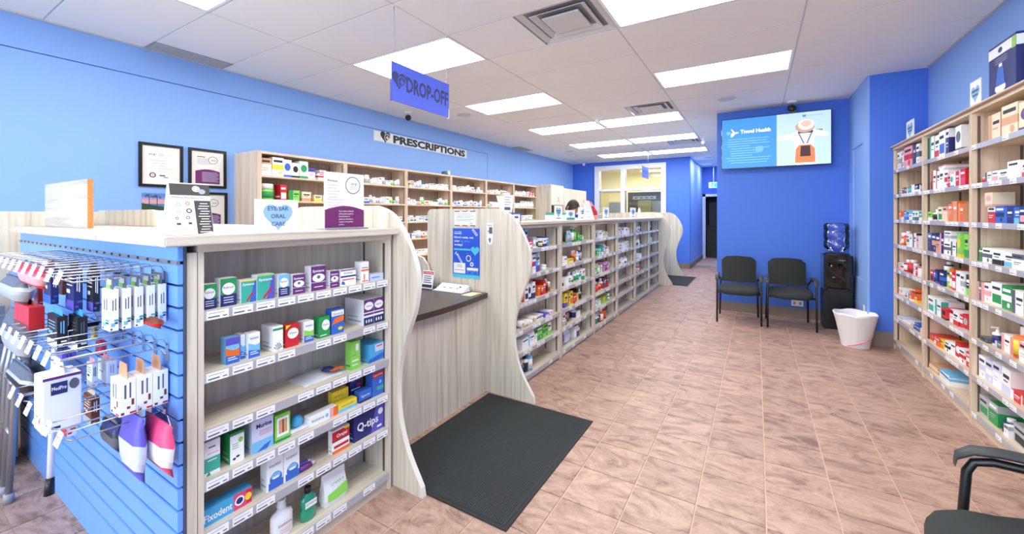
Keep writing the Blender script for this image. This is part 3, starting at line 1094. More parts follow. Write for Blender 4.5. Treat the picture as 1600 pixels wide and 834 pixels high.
# --- wall shelving opposite
WS = [1.965, 1.695, 1.425, 1.155, 0.885, 0.615, 0.355, 0.10]
WYS = [2.05, 3.10, 4.15, 5.12, 6.045]
wl_names = ['behind the spare chair', 'third from the pillar', 'second from the pillar', 'touching the blue pillar']
for k in range(4):
    shelf_unit('wall_shelf_bay', 'tall pale wood wall shelf bay %s' % wl_names[k], 'wall shelf bays', WYS[k] + 0.002, WYS[k + 1] - 0.002, 1.30, -1, 0.275, 2.19, WS, tw=0.018,
               tags=[2 if k == 3 else 3, 7, 6, 6, 6, 6, 5, 3], th=0.018, woods=(TV_, TY_, TB_))
tag(MB().bbox(1.27, 1.575, 2.05, 6.045, 2.2165, 2.2285, TY_, b=0.002).build('top_board'), 'pale wood top board over the wall shelf bays', 'board')

# ================================================================== COUNTER, WAVE PANELS
prof1 = smooth_curve([(-1.85, 1.53), (-1.75, 1.50), (-1.67, 1.44), (-1.58, 1.31), (-1.525, 1.16), (-1.54, 0.99), (-1.61, 0.81), (-1.665, 0.62), (-1.665, 0.42), (-1.61, 0.23), (-1.50, 0.05)])
prof1 += [(-1.49, 0.0)]


def wave(name, y, th, left, z_left_round, label, dx=0.0):
    pts = [(a + dx, b) for a, b in prof1] + [(left, 0.0)]
    r = z_left_round
    pts += [(left, 1.53 - r)]
    pts += [(left + r - r * cos(a), 1.53 - r + r * sin(a)) for a in [radians(q) for q in (15, 30, 45, 60, 75, 90)]]
    o = MB().prism(pts, 1, y, y + th, WV, EDGEW).build(name)
    return tag(o, label, 'panel', 'wave-edged divider panels')


wave('wave_panel', 1.575, 0.03, -2.66, 0.11, 'pale wood divider with wavy edge between eye care rack and drop-off counter')
wave('wave_panel', 2.815, 0.03, -2.60, 0.05, 'pale wood divider with wavy edge carrying the blue flu shot poster')
wave('wave_panel', 8.94, 0.03, -2.60, 0.10, 'pale wood wavy divider at the far end of the aisle bays'.replace('far end', 'hallway end'), 0.0)
wave('wave_panel', 10.5, 0.03, -3.10, 0.10, 'pale wood wavy divider standing beyond the small floor mat', 0.0)

desk = thing('service_counter', 'drop-off counter with curved dark top and pale wood front', 'counter', (-2.2, 2.2, 0))
MB().box(-1.97, -1.945, 1.606, 2.814, 0, 0.78, WV).build('front_panel', desk)
n = 14
pts = [(-1.90 + 0.05 * sin(pi * k / n) - 0.03, 1.606 + (2.814 - 1.606) * k / n) for k in range(n + 1)] + [(-2.72, 2.814), (-2.72, 1.606)]
MB().prism(pts, 2, 0.785, 0.825, BROWN).build('worktop', desk)
MB().box(-2.62, -2.60, 1.606, 2.814, 0, 0.78, WV).build('rear_panel', desk)
pk = thing('service_counter', 'pick-up counter between the two wavy dividers by the hallway', 'counter', (-2.2, 9.7, 0))
MB().box(-1.97, -1.945, 8.972, 10.498, 0, 0.78, WV).build('front_panel', pk)
MB().box(-2.72, -1.89, 8.972, 10.498, 0.785, 0.825, BROWN).build('worktop', pk)
MB().box(-3.9, -2.6, 10.55, 10.58, 0, 1.52, WV).build('return_panel', pk)
# low curved end board behind the drop-off counter, its shadow put in the tone
tag(MB().prism([(-3.2, 0.0), (-2.745, 0.0), (-2.745, 0.83), (-2.515, 0.83), (-2.53, 0.95), (-2.56, 1.03), (-2.61, 1.085), (-2.70, 1.11), (-3.2, 1.115)], 1, 2.765, 2.785, WB, EDGEW).build('return_panel'),
    'low shade-toned wood end board with rounded corner behind the drop-off counter', 'panel')
# raised boards behind the slatwall top
o = MB().prism([(-4.15, 1.407), (-3.10, 1.407), (-3.10, 1.46), (-3.115, 1.485), (-3.15, 1.503), (-3.22, 1.51), (-4.15, 1.51)], 1, 1.0, 1.025, WV, EDGEW).build('privacy_board')
tag(o, 'low pale wood upstand with rounded corner along the top board', 'panel')
o = MB().box(-4.18, -4.15, 0.30, 1.03, 0.0, 1.50, WV).build('privacy_board')
tag(o, 'pale wood side board standing at the window end of the slatwall', 'panel')
BD = wood('offcut_face', (214, 206, 198), (170, 162, 156), 0)
ob = thing('board_offcut', 'loose wood board on edge with orange particleboard end on the top board', 'board', (-3.5, 0.71, 1.406))
MB().box(-3.94, -3.085, 0.70, 0.722, 1.406, 1.672, BD).build('face', ob)
MB().box(-3.085, -3.082, 0.70, 0.722, 1.406, 1.672, mat('particleboard', (226, 150, 78), 0.8, vary=0.4, bscale=260)).build('raw_edge', ob)

# ================================================================== MATS
MATF = mat('charcoal_mat', (56, 60, 60), 0.95, bump=0.8, bscale=420, vary=0.3)
MRIM = mat('rubber_rim', (34, 35, 36), 0.7)
for (x0, x1, y0, y1, lb) in ((-1.90, -1.00, 1.61, 2.79, 'large charcoal ribbed floor mat in front of the drop-off counter'), (-1.86, -1.22, 9.05, 10.45, 'small dark floor mat at the pick-up counter')):
    t = thing('floor_mat', lb, 'mat', ((x0 + x1) / 2, (y0 + y1) / 2, 0))
    MB().bbox(x0, x1, y0, y1, 0.0, 0.006, MRIM, b=0.002).build('rim', t)
    m = MB()
    k = int((x1 - x0 - 0.05) / 0.012)
    m.box(x0 + 0.022, x1 - 0.022, y0 + 0.022, y1 - 0.022, 0.006, 0.008, MATF)
    for i in range(k):
        x = x0 + 0.025 + i * 0.012
        m.box(x, x + 0.006, y0 + 0.025, y1 - 0.025, 0.008, 0.0105, MATF)
    q = m.build('carpet', t)
    q['kind'] = 'stuff'

# ================================================================== EYE CARE RACK CONTENTS
XF = -1.735


def custom(kind_name, label, y0, y1, z, h_, d_, draw, group='eye and ear care products', body='w', xf=XF, x_side=None, rz=0.0, cat='carton'):
    """carton with its own printed front: draw(m, o, u, v, W, H)"""
    m = MB()
    W = y1 - y0
    m.box(-d_, 0, -W / 2, W / 2, 0, h_, body)
    m.box(-d_ * 0.98, -d_ * 0.02, -W / 2 * 0.98, W / 2 * 0.98, h_, h_ + 0.0006, body)
    o, u, v = frame_x(0, -W / 2, 0)
    draw(m, o, u, v, W, h_)
    so, su, sv = Vector((-d_, -W / 2, 0)), VX, VZ
    m.rect(so, su, sv, d_ * 0.15, h_ * 0.12, d_ * 0.85, h_ * 0.18, x_side or 's', 0.0004)
    m.rect(so, su, sv, d_ * 0.15, h_ * 0.3, d_ * 0.7, h_ * 0.33, 's', 0.0004)
    ob_ = m.local(kind_name, loc=(xf, (y0 + y1) / 2, z))
    ob_.rotation_euler = (0, 0, rz)
    return tag(ob_, label, cat, group)


def dr_refresh(top, low):
    def f(m, o, u, v, W, H):
        m.rect(o, u, v, 0, 0, W, H, top, 0.0003)
        m.rect(o, u, v, 0, 0, W, H * 0.42, low, 0.0005)
        m.ell(o, u, v, W / 2, H * 0.62, W * 0.4, H * 0.22, 'w', 16, 0.0007)
        m.text('Refresh', o, u, v, W / 2, H * 0.63, H * 0.09, INK, W * 0.62, lift=0.0009)
        for k in range(3):
            m.rect(o, u, v, W * 0.2, H * (0.3 - 0.09 * k), W * 0.8, H * (0.325 - 0.09 * k), 'w', 0.0007)
    return f


def dr_systane(bg, second, name='Systane', band='y'):
    def f(m, o, u, v, W, H):
        m.rect(o, u, v, 0, 0, W, H, bg, 0.0003)
        if second:
            m.poly(o, u, v, [(W * 0.55, 0), (W, 0), (W, H), (W * 0.9, H)], second, 0.0005)
            m.poly(o, u, v, [(W * 0.3, H * 0.08), (W * 0.42, H * 0.05), (W * 0.85, H * 0.42), (W * 0.8, H * 0.5)], 'r', 0.0008)
            m.rect(o, u, v, 0, H * 0.94, W, H, band, 0.0007)
        else:
            m.ell(o, u, v, W / 2, H * 0.52, W * 0.42, H * 0.17, 'w', 16, 0.0007)
            m.ell(o, u, v, W / 2, H * 0.55, W * 0.12, H * 0.07, 'd', 12, 0.0009)
            m.rect(o, u, v, 0, H * 0.32, W, H * 0.36, 's', 0.0006)
            m.rect(o, u, v, W * 0.2, H * 0.14, W * 0.8, H * 0.17, 'w', 0.0006)
        m.text(name, o, u, v, W * 0.48, H * 0.76, H * 0.1, 'w', W * 0.78, lift=0.0012, bold=0.02)
    return f


custom('eye_drop_carton', 'small green, white and navy eye drop carton, first on the top shelf', .692, .738, FS[0], .092, .04, dr_refresh('g', 'n'))
custom('eye_drop_carton', 'larger green, white and navy eye drop carton, second on the top shelf', .750, .806, FS[0], .106, .045, dr_refresh('g', 'n'))
custom('eye_drop_carton', 'green and blue eye drop carton with red stroke, third on the top shelf', .822, .878, FS[0], .090, .045, dr_systane('t', 'b'))
custom('eye_drop_carton', 'tall green and violet eye drop carton with lime top band', .882, .950, FS[0], .103, .045, dr_systane('t', 'v', band='e'))
custom('eye_drop_carton', 'pale green and navy eye drop carton beside the purple ones', .968, 1.015, FS[0], .094, .045, dr_refresh('l', 'n'))
custom('eye_drop_carton', 'purple eye drop carton with white eye, closest to the pale green one'.replace('closest', 'next'), 1.029, 1.087, FS[0], .085, .045, dr_systane('p', None))
custom('eye_drop_carton', 'tallest purple eye drop carton with white eye emblem', 1.115, 1.189, FS[0], .112, .05, dr_systane('p', None))
custom('eye_drop_carton', 'small purple eye drop carton with yellow line', 1.211, 1.260, FS[0], .080, .04, dr_systane('p', None))


def dr_flat(m, o, u, v, W, H):
    m.rect(o, u, v, 0, H * 0.52, W, H * 0.62, 'n', 0.0005)
    m.rect(o, u, v, 0, H * 0.93, W, H, 'p', 0.0005)
    m.rect(o, u, v, W * .1, H * 0.34, W * .9, H * 0.4, 'r', 0.0005)
    m.poly(o, u, v, [(0.05 * W, .1 * H), (W * .3, .05 * H), (W * .25, .25 * H), (W * .08, .3 * H)], 'b', 0.0006)
    m.text('Similasan', o, u, v, W / 2, H * 0.74, H * 0.1, INK, W * 0.6, lift=0.0009)


custom('eye_wash_carton', 'square white eye wash carton with navy band and blue drop', 1.268, 1.356, FS[0], .078, .03, dr_flat)


def dr_tall(m, o, u, v, W, H):
    m.rect(o, u, v, 0, H * 0.55, W, H * 0.64, 'o', 0.0005)
    m.rect(o, u, v, W * .1, H * 0.7, W * .9, H * 0.74, 'd', 0.0005)
    m.rect(o, u, v, W * .3, H * 0.1, W * .5, H * 0.4, 'i', 0.0005)
    m.rect(o, u, v, W * .1, H * 0.04, W * .9, H * 0.09, 'o', 0.0005)


custom('drops_carton', 'tall white drops carton with orange band at the wavy divider', 1.388, 1.436, FS[0], .105, .05, dr_tall)
custom('drops_carton', 'low pale blue carton at the end of the top shelf', 1.446, 1.532, FS[0], .034, .05, lambda m, o, u, v, W, H: (m.rect(o, u, v, W * .1, H * .4, W * .7, H * .6, 'c', .0005), m.rect(o, u, v, W * .8, 0, W, H, 'u', .0005)), body='u')


def dr_swoosh(top, c1, c2, name=None, nc=INK):
    def f(m, o, u, v, W, H):
        m.rect(o, u, v, 0, 0, W, H * 0.34, c2, 0.0004)
        m.poly(o, u, v, [(0, H * .34), (W, H * .25), (W, H * .55), (W * .6, H * .5), (0, H * .62)], c1, 0.0006)
        if top:
            m.rect(o, u, v, 0, H * 0.72, W, H, top, 0.0005)
        m.rect(o, u, v, W * .15, H * 0.14, W * .85, H * 0.17, 'w', 0.0008)
        m.rect(o, u, v, W * .15, H * 0.22, W * .7, H * 0.25, 'w', 0.0008)
        if name:
            m.text(name, o, u, v, W / 2, H * 0.76, H * 0.09, nc, W * 0.74, lift=0.0010, bold=0.01)
    return f


z = FS[1]
custom('tears_carton', 'blue and orange eye drop carton, first on the second shelf', .768, .816, z, .100, .04, lambda m, o, u, v, W, H: (dr_swoosh('v', 'o', 'b')(m, o, u, v, W, H)), body='l')
custom('tears_carton', 'pair of white and blue drops cartons, the front one'.replace('the front one', 'the one at the rail'), .849, .893, z, .098, .04, dr_swoosh(None, 'l', 'b', 'hydraSense', 'b'))
custom('tears_carton', 'white and blue drops carton tucked behind its twin', .830, .846, z, .096, .05, dr_swoosh(None, 'l', 'b'), xf=XF - .02)
custom('mist_carton', 'white carton with green header and grey leaf print', .945, .987, z, .102, .09, lambda m, o, u, v, W, H: (m.rect(o, u, v, 0, H * .84, W, H * .93, 'g', .0005), [m.poly(o, u, v, [(W * .5, H * .02), (W * .5 + W * .45 * cos(a), H * (.05 + .28 * sin(a))), (W * .5 + W * .42 * cos(a + .2), H * (.05 + .28 * sin(a + .2)))], 'd', .0005) for a in (.3, .75, 1.2, 1.65, 2.1, 2.6)]))
custom('redness_carton', 'red and white eye drop carton in the middle of second shelf', .999, 1.057, z, .096, .045, lambda m, o, u, v, W, H: (m.rect(o, u, v, 0, H * .3, W, H, 'r', .0004), m.ell(o, u, v, W * .55, H * .6, W * .42, H * .24, 'w', 16, .0006), m.poly(o, u, v, [(0, H * .82), (W * .4, H), (0, H)], 'y', .0007), m.text('Visine', o, u, v, W * .54, H * .57, H * .1, INK, W * .6, lift=.0009)), body='r')
custom('drops_carton', 'white carton with green and blue waves beside the red one', 1.082, 1.128, z, .092, .05, lambda m, o, u, v, W, H: (dr_swoosh(None, 'e', 'b', 'hydraSense', 'b')(m, o, u, v, W, H)))
custom('allergy_carton', 'green and white eye drop carton leaning on orange one'.replace('leaning on', 'beside'), 1.154, 1.210, z, .096, .045, lambda m, o, u, v, W, H: (m.rect(o, u, v, 0, 0, W, H, 'g', .0004), m.ell(o, u, v, W * .62, H * .6, W * .36, H * .26, 'w', 16, .0006), m.text('Visine', o, u, v, W * .6, H * .57, H * .1, INK, W * .55, lift=.0009), m.rect(o, u, v, W * .1, H * .1, W * .7, H * .14, 'w', .0006)), body='g')
custom('allergy_carton', 'blue carton with orange burst and yellow oval on second shelf', 1.219, 1.286, z, .118, .045, lambda m, o, u, v, W, H: (m.rect(o, u, v, 0, H * .74, W, H * .95, 'w', .0004), m.poly(o, u, v, [(0, H * .4), (W, H * .5), (W, H * .72), (W * .3, H * .66)], 'o', .0006), m.ell(o, u, v, W * .72, H * .2, W * .2, H * .07, 'y', 14, .0006), m.text('Opcon-A', o, u, v, W * .5, H * .78, H * .09, 'n', W * .8, lift=.0008)), body='b')
for kk, (a, b) in enumerate(((1.405, 1.468), (1.470, 1.533))):
    custom('vitamin_carton', 'large white and purple vision vitamin carton, ' + ('first' if kk == 0 else 'second') + ' of the pair', a, b, z, .132, .15, lambda m, o, u, v, W, H: (m.rect(o, u, v, 0, H * .38, W, H * .46, 'p', .0005), m.rect(o, u, v, 0, 0, W, H * .3, 'n', .0004), m.rect(o, u, v, 0, H * .5, W, H, 'p', .0004), m.ell(o, u, v, W * .5, H * .74, W * .45, H * .16, 'w', 16, .0006), m.text('vitalux', o, u, v, W * .5, H * .71, H * .08, INK, W * .6, lift=.0009), [m.ell(o, u, v, W * (.25 + .25 * q), H * .15, W * .07, H * .07, 'w', 10, .0007) for q in range(3)]))

z = FS[2]
vs, fs = [], []
nx, ny = 5, 8
for i in range(nx + 1):
    for j in range(ny + 1):
        e = sin(pi * i / nx) * sin(pi * j / ny)
        vs.append((-0.16 * i / nx, -0.11 + 0.22 * j / ny, 0.003 + 0.022 * e + 0.003 * sin(i * 2.1 + j * 1.7)))
nn = len(vs)
vs += [(x, y, 0.0) for x, y, q in vs]
fs = [(i * (ny + 1) + j, (i + 1) * (ny + 1) + j, (i + 1) * (ny + 1) + j + 1, i * (ny + 1) + j + 1) for i in range(nx) for j in range(ny)]
fs += [tuple(q + nn for q in f)[::-1] for f in fs]
rim = [j for j in range(ny + 1)] + [i * (ny + 1) + ny for i in range(1, nx + 1)] + [nx * (ny + 1) + j for j in range(ny - 1, -1, -1)] + [i * (ny + 1) for i in range(nx - 1, 0, -1)]
fs += [(rim[q], rim[(q + 1) % len(rim)], rim[(q + 1) % len(rim)] + nn, rim[q] + nn) for q in range(len(rim))]
pt = thing('eye_patch_pouch', 'flat clear pouch with dark eye patch lying on the third shelf', 'pouch', (XF - 0.01, 1.20, z))
pmm = MB()
pmm.add(vs, fs, mat('thin_film', (226, 230, 236), 0.15, alpha=0.75), True)
pmm.local('film', pt)
MB().lathe([(0.001, 0.038), (0.022, 0.034), (0.03, 0.027)], 'n', c=(-0.05, 0.04, 0), n=14).local('patch', pt)
MB().box(-0.03, -0.004, 0.03, 0.10, 0.026, 0.028, 'o').local('card', pt)
custom('drops_carton', 'tall lime green carton alone on the third shelf', 1.328, 1.383, z, .140, .045, lambda m, o, u, v, W, H: (m.rect(o, u, v, W * .5, H * .66, W * .8, H * .9, 'w', .0005), m.rect(o, u, v, W * .1, H * .3, W * .8, H * .34, 'w', .0005), m.rect(o, u, v, W * .1, H * .15, W * .7, H * .18, 'w', .0005), m.text('similasan', o, u, v, W * .3, H * .5, H * .05, 'g', W * .5, lift=.0008)), body='e', x_side='g')
custom('wipes_carton', 'sky blue wipes carton at the end of the third shelf', 1.437, 1.535, z, .095, .13, lambda m, o, u, v, W, H: (m.rect(o, u, v, W * .4, H * .55, W, H * .95, 'u', .0005), m.poly(o, u, v, [(0, 0), (W, H * .1), (W, H * .4), (0, H * .2)], 'b', .0006), m.rect(o, u, v, W * .5, H * .8, W * .9, H * .86, 'r', .0008)), body='c')

z = FS[3]
custom('ear_drop_carton', 'tall pink and teal drops carton, first on the fourth shelf', .698, .749, z, .125, .045, lambda m, o, u, v, W, H: (m.rect(o, u, v, 0, H * .1, W, H * .52, 't', .0004), m.rect(o, u, v, W * .2, H * .42, W * .8, H * .45, 'w', .0006), m.poly(o, u, v, [(W * .1, 0), (W * .4, 0), (W * .3, H * .12)], 'g', .0007), m.rect(o, u, v, W * .2, H * .62, W * .9, H * .65, 'f', .0006), m.rect(o, u, v, W * .25, H * .8, W * .7, H * .84, 'd', .0006)), body='w', x_side='t')
custom('ear_drop_carton', 'white carton with green side and olive branch print', .783, .833, z, .118, .07, lambda m, o, u, v, W, H: (m.rect(o, u, v, 0, 0, W, H, 'w', .0003), m.rect(o, u, v, 0, H * .92, W, H, 'g', .0006), m.ell(o, u, v, W * .75, H * .72, W * .18, H * .09, 'e', 14, .0006), [m.rect(o, u, v, W * .15, H * (.62 - .07 * q), W * .6, H * (.64 - .07 * q), 'g', .0006) for q in range(3)], m.ell(o, u, v, W * .3, H * .15, W * .12, H * .04, INK, 10, .0006), m.ell(o, u, v, W * .55, H * .2, W * .14, H * .04, INK, 10, .0006)), body='g')
custom('ear_wax_carton', 'large white and blue ear wax carton with dark lettering', .862, .946, z, .130, .10, lambda m, o, u, v, W, H: (m.rect(o, u, v, 0, 0, W, H * .34, 'l', .0003), m.poly(o, u, v, [(W * .2, 0), (W * .7, 0), (W * .9, H * .2), (W * .6, H * .16)], 'b', .0006), m.text('Murine', o, u, v, W * .56, H * .74, H * .13, 'n', W * .72, lift=.0009, bold=.03), [m.rect(o, u, v, W * .35, H * (.62 - .06 * q), W * .92, H * (.635 - .06 * q), 'r', .0006) for q in range(3)]), body='u')
custom('syringe_carton', 'lime green carton with clear window on the fourth shelf', .955, 1.018, z, .115, .035, lambda m, o, u, v, W, H: (m.rect(o, u, v, W * .12, H * .2, W * .9, H * .88, 'w', .0004), m.rect(o, u, v, W * .22, H * .3, W * .8, H * .8, 'i', .0007), m.rect(o, u, v, W * .46, H * .3, W * .56, H * .8, 'a', .0009), m.rect(o, u, v, 0, 0, W, H * .1, 'g', .0005)), body='e')
bt = thing('ear_ball_tray', 'blue ear syringe ball on a flat white tray', 'ear syringe', (XF - 0.03, 1.07, z))
MB().bbox(-0.05, 0.028, -0.045, 0.06, 0, 0.012, 'w', b=0.002).local('tray', bt)
MB().box(0.0284, 0.029, -0.045, 0.06, 0.006, 0.008, 'r').local('stripe', bt)
pr = [(max(0.027 * sin(a), 0.0005), 0.038 - 0.027 * cos(a)) for a in [pi * k / 10 for k in range(11)]]
MB().lathe(pr, 'c', c=(-0.01, 0, 0), n=18).local('bulb', bt)
custom('gel_carton', 'long flat white and rose dry mouth gel carton', 1.106, 1.250, z, .045, .04, lambda m, o, u, v, W, H: (m.rect(o, u, v, W * .72, 0, W, H, 'f', .0004), m.rect(o, u, v, W * .86, 0, W, H, 'o', .0006), m.text('biotene', o, u, v, W * .3, H * .34, H * .34, 'd', W * .42, lift=.0009), m.ell(o, u, v, W * .62, H * .45, H * .18, H * .22, 'l', 14, .0006)))
custom('gel_carton', 'low yellow and blue ointment carton on the fourth shelf', 1.256, 1.362, z, .042, .04, lambda m, o, u, v, W, H: (m.rect(o, u, v, 0, 0, W, H * .35, 'l', .0004), m.text('natracalm', o, u, v, W * .5, H * .55, H * .26, 'g', W * .7, lift=.0008)), body='y')
custom('gel_carton', 'yellow and green carton standing behind the low yellow one', 1.256, 1.350, z, .088, .03, lambda m, o, u, v, W, H: (m.rect(o, u, v, 0, H * .2, W, H * .4, 'l', .0004), m.text('natracalm', o, u, v, W * .4, H * .66, H * .12, 'g', W * .6, lift=.0008)), body='y', xf=XF - .05)
custom('cold_sore_carton', 'tall navy cold sore carton with red square at back', 1.368, 1.438, z, .135, .03, lambda m, o, u, v, W, H: (m.text('abreva', o, u, v, W * .5, H * .74, H * .1, 'w', W * .75, lift=.0008), m.rect(o, u, v, W * .6, H * .48, W * .9, H * .6, 'r', .0005), m.rect(o, u, v, W * .1, H * .4, W * .9, H * .43, 'w', .0005)), body='n', xf=XF - .06)
custom('cold_sore_carton', 'small bright blue carton at the rail before the navy one', 1.378, 1.455, z, .058, .04, lambda m, o, u, v, W, H: (m.text('lipactin', o, u, v, W * .5, H * .45, H * .2, 'w', W * .7, lift=.0008), m.rect(o, u, v, 0, 0, W, H * .2, 'n', .0005)), body='b')
custom('cold_sore_carton', 'tall blue lip care carton beside the wavy divider', 1.460, 1.534, z, .138, .05, lambda m, o, u, v, W, H: (m.rect(o, u, v, 0, H * .7, W, H * .92, 'r', .0004), m.text('Lipsorex', o, u, v, W * .5, H * .76, H * .1, 'w', W * .8, lift=.0008), m.rect(o, u, v, W * .4, H * .2, W, H * .34, 't', .0005), m.ell(o, u, v, W * .7, H * .5, W * .12, H * .07, 'l', 12, .0007)), body='b')

z = FS[4]
custom('denture_paste_carton', 'long sky blue and pink denture adhesive carton on fifth shelf', .688, .862, z, .062, .05, lambda m, o, u, v, W, H: (m.rect(o, u, v, W * .62, 0, W, H, 'm', .0004), m.rect(o, u, v, W * .88, H * .1, W * .99, H * .9, 'r', .0006), m.text('Fixodent', o, u, v, W * .32, H * .26, H * .42, 'w', W * .54, lift=.0009, bold=.02), m.ell(o, u, v, W * .74, H * .5, H * .28, H * .3, 'w', 14, .0007), m.ell(o, u, v, W * .74, H * .5, H * .2, H * .2, 'n', 14, .0009), m.ell(o, u, v, W * .92, H * .5, H * .2, H * .24, 'y', 12, .0008)), body='c')
for kk, (a, b, hh) in enumerate(((.920, .988, .138), (.991, 1.060, .136))):
    custom('denture_cleanser_carton', 'white denture cleanser carton with blue glass print, ' + ('first' if kk == 0 else 'second') + ' of two', a, b, z, hh, .05, lambda m, o, u, v, W, H: (m.rect(o, u, v, W * .1, 0, W, H * .22, 'b', .0004), m.ell(o, u, v, W * .55, H * .3, W * .38, H * .2, 'b', 16, .0005), m.ell(o, u, v, W * .55, H * .38, W * .3, H * .1, 'l', 16, .0007), m.rect(o, u, v, W * .35, H * .3, W * .75, H * .36, 'w', .0009), m.text('POLIDENT', o, u, v, W * .5, H * .68, H * .07, INK, W * .7, lift=.0009)))
for kk in range(2):
    t = thing('dental_tube', ('violet' if kk else 'dark purple') + ' small tube lying on its side beside the cleanser cartons', 'tube', (XF - 0.01 - 0.03 * kk, 1.10, z))
    MB().tube([(0, -0.035, 0.013), (0, 0.02, 0.013)], [0.013, 0.012], 'v' if kk else 'p', n=12).local('body', t)
    MB().tube([(0, 0.021, 0.013), (0, 0.038, 0.013)], 0.009, 's', n=12).local('cap', t)
custom('oral_gel_carton', 'red and white oral gel blister box on the fifth shelf', 1.222, 1.318, z, .112, .03, lambda m, o, u, v, W, H: (m.rect(o, u, v, 0, H * .5, W, H * .82, 'a', .0003), m.rect(o, u, v, 0, H * .56, W, H * .95, 'r', .0005), m.text('Orajel', o, u, v, W * .55, H * .66, H * .14, 'w', W * .6, lift=.0009, bold=.02), m.rect(o, u, v, W * .1, H * .22, W * .95, H * .34, 'r', .0007), m.rect(o, u, v, 0, 0, W, H * .14, 'o', .0005), m.rect(o, u, v, W * .7, H * .88, W, H, 'y', .0008)))
custom('cotton_swab_carton', 'wide navy cotton swab box with big white lettering', 1.345, 1.535, z, .13, .06, lambda m, o, u, v, W, H: (m.poly(o, u, v, [(W * .55, 0), (W, 0), (W, H), (W * .72, H)], 'v', .0004), m.text('Q-tips', o, u, v, W * .45, H * .36, H * .3, 'w', W * .7, lift=.0009, bold=.02), m.ell(o, u, v, W * .88, H * .74, H * .13, H * .13, 'w', 16, .0007), m.rect(o, u, v, W * .76, H * .12, W * .92, H * .2, 'w', .0007)), body='n')

z = FS[5]
t = thing('mouthwash_bottle', 'white mouthwash bottle with shaped cap on the bottom shelf', 'bottle', (XF - 0.035, 1.0, z))
m = MB()
m.lathe([(0.04, 0), (0.047, 0.008), (0.047, 0.085), (0.043, 0.098), (0.022, 0.11), (0.019, 0.118)], 'w', n=20, sx=0.6)
m.local('body', t)
MB().lathe([(0.017, 0.118), (0.019, 0.132), (0.014, 0.138), (0.017, 0.146), (0.016, 0.156)], 'w', n=16).local('cap', t)
m = MB()
o, u, v = frame_x(0.0288, -0.036, 0.01)
m.text('biotene', o, u, v, 0.036, 0.045, 0.014, 'd', 0.056, lift=0.001)
for k in range(3):
    m.rect(o, u, v, 0.014, 0.03 - k * 0.008, 0.06, 0.032 - k * 0.008, 'f', 0.001)
m.local('lettering', t)
t = thing('mouthwash_bottle', 'green mouthwash bottle with black cap on the bottom shelf', 'bottle', (XF - 0.03, 1.118, z))
TG = mat('green_liquid', (24, 150, 116), 0.12, coat=0.5)
MB().lathe([(0.032, 0), (0.038, 0.006), (0.037, 0.04), (0.030, 0.055), (0.037, 0.07), (0.036, 0.098), (0.018, 0.112), (0.013, 0.118)], TG, n=20, sx=0.7).local('body', t)
MB().lathe([(0.014, 0.118), (0.014, 0.142), (0.012, 0.144)], 'k', n=16).local('cap', t)
m = MB()
o, u, v = frame_x(0.0262, -0.028, 0.062)
m.rect(o, u, v, 0, 0, 0.056, 0.028, 'w', 0.0)
m.text('LISTERINE', o, u, v, 0.028, 0.012, 0.008, 'g', 0.05, lift=0.001)
m.local('label', t)
t = thing('floss_pouch', 'white and green stand-up pouch of dental flossers, bottom shelf', 'pouch', (XF, 1.25, z))
m = MB()
vs = []
for z_, th, hw in ((0, .03, .058), (.03, .042, .064), (.08, .034, .062), (.12, .014, .060), (.138, .003, .064), (.15, .002, .06)):
    vs += [(-0.03 - th / 2, -hw, z_), (-0.03 - th / 2, hw, z_), (-0.03 + th / 2, hw * .96, z_), (-0.03 + th * .8, 0, z_), (-0.03 + th / 2, -hw * .96, z_)]
fs = [(i * 5 + q, i * 5 + (q + 1) % 5, (i + 1) * 5 + (q + 1) % 5, (i + 1) * 5 + q) for i in range(5) for q in range(5)]
m.add(vs, fs + [(0, 1, 2, 3, 4)], 'w', False)
m.local('film', t)
m = MB()
m.add([(0.0055, -0.052, 0.03), (0.0075, 0.0, 0.03), (0.006, 0.056, 0.035), (0.001, 0.054, 0.085), (0.0, 0.0, 0.07), (0.0005, -0.05, 0.062)], [(0, 1, 4, 5), (1, 2, 3, 4)], 'e')
m.local('printed_band', t)
m = MB()
o = Vector((0.0015, -0.045, 0.098))
m.text('SMART', o, VY, Vector((-0.2, 0, 1)).normalized(), 0.045, 0.0, 0.012, 'g', 0.07, lift=0.003)
m.local('lettering', t)
put('C', 'qw', .075, .035, (XF, .90, z), 0.1, 'low cream carton lying at the rail of the bottom shelf', 'eye and ear care products', .08, 0)

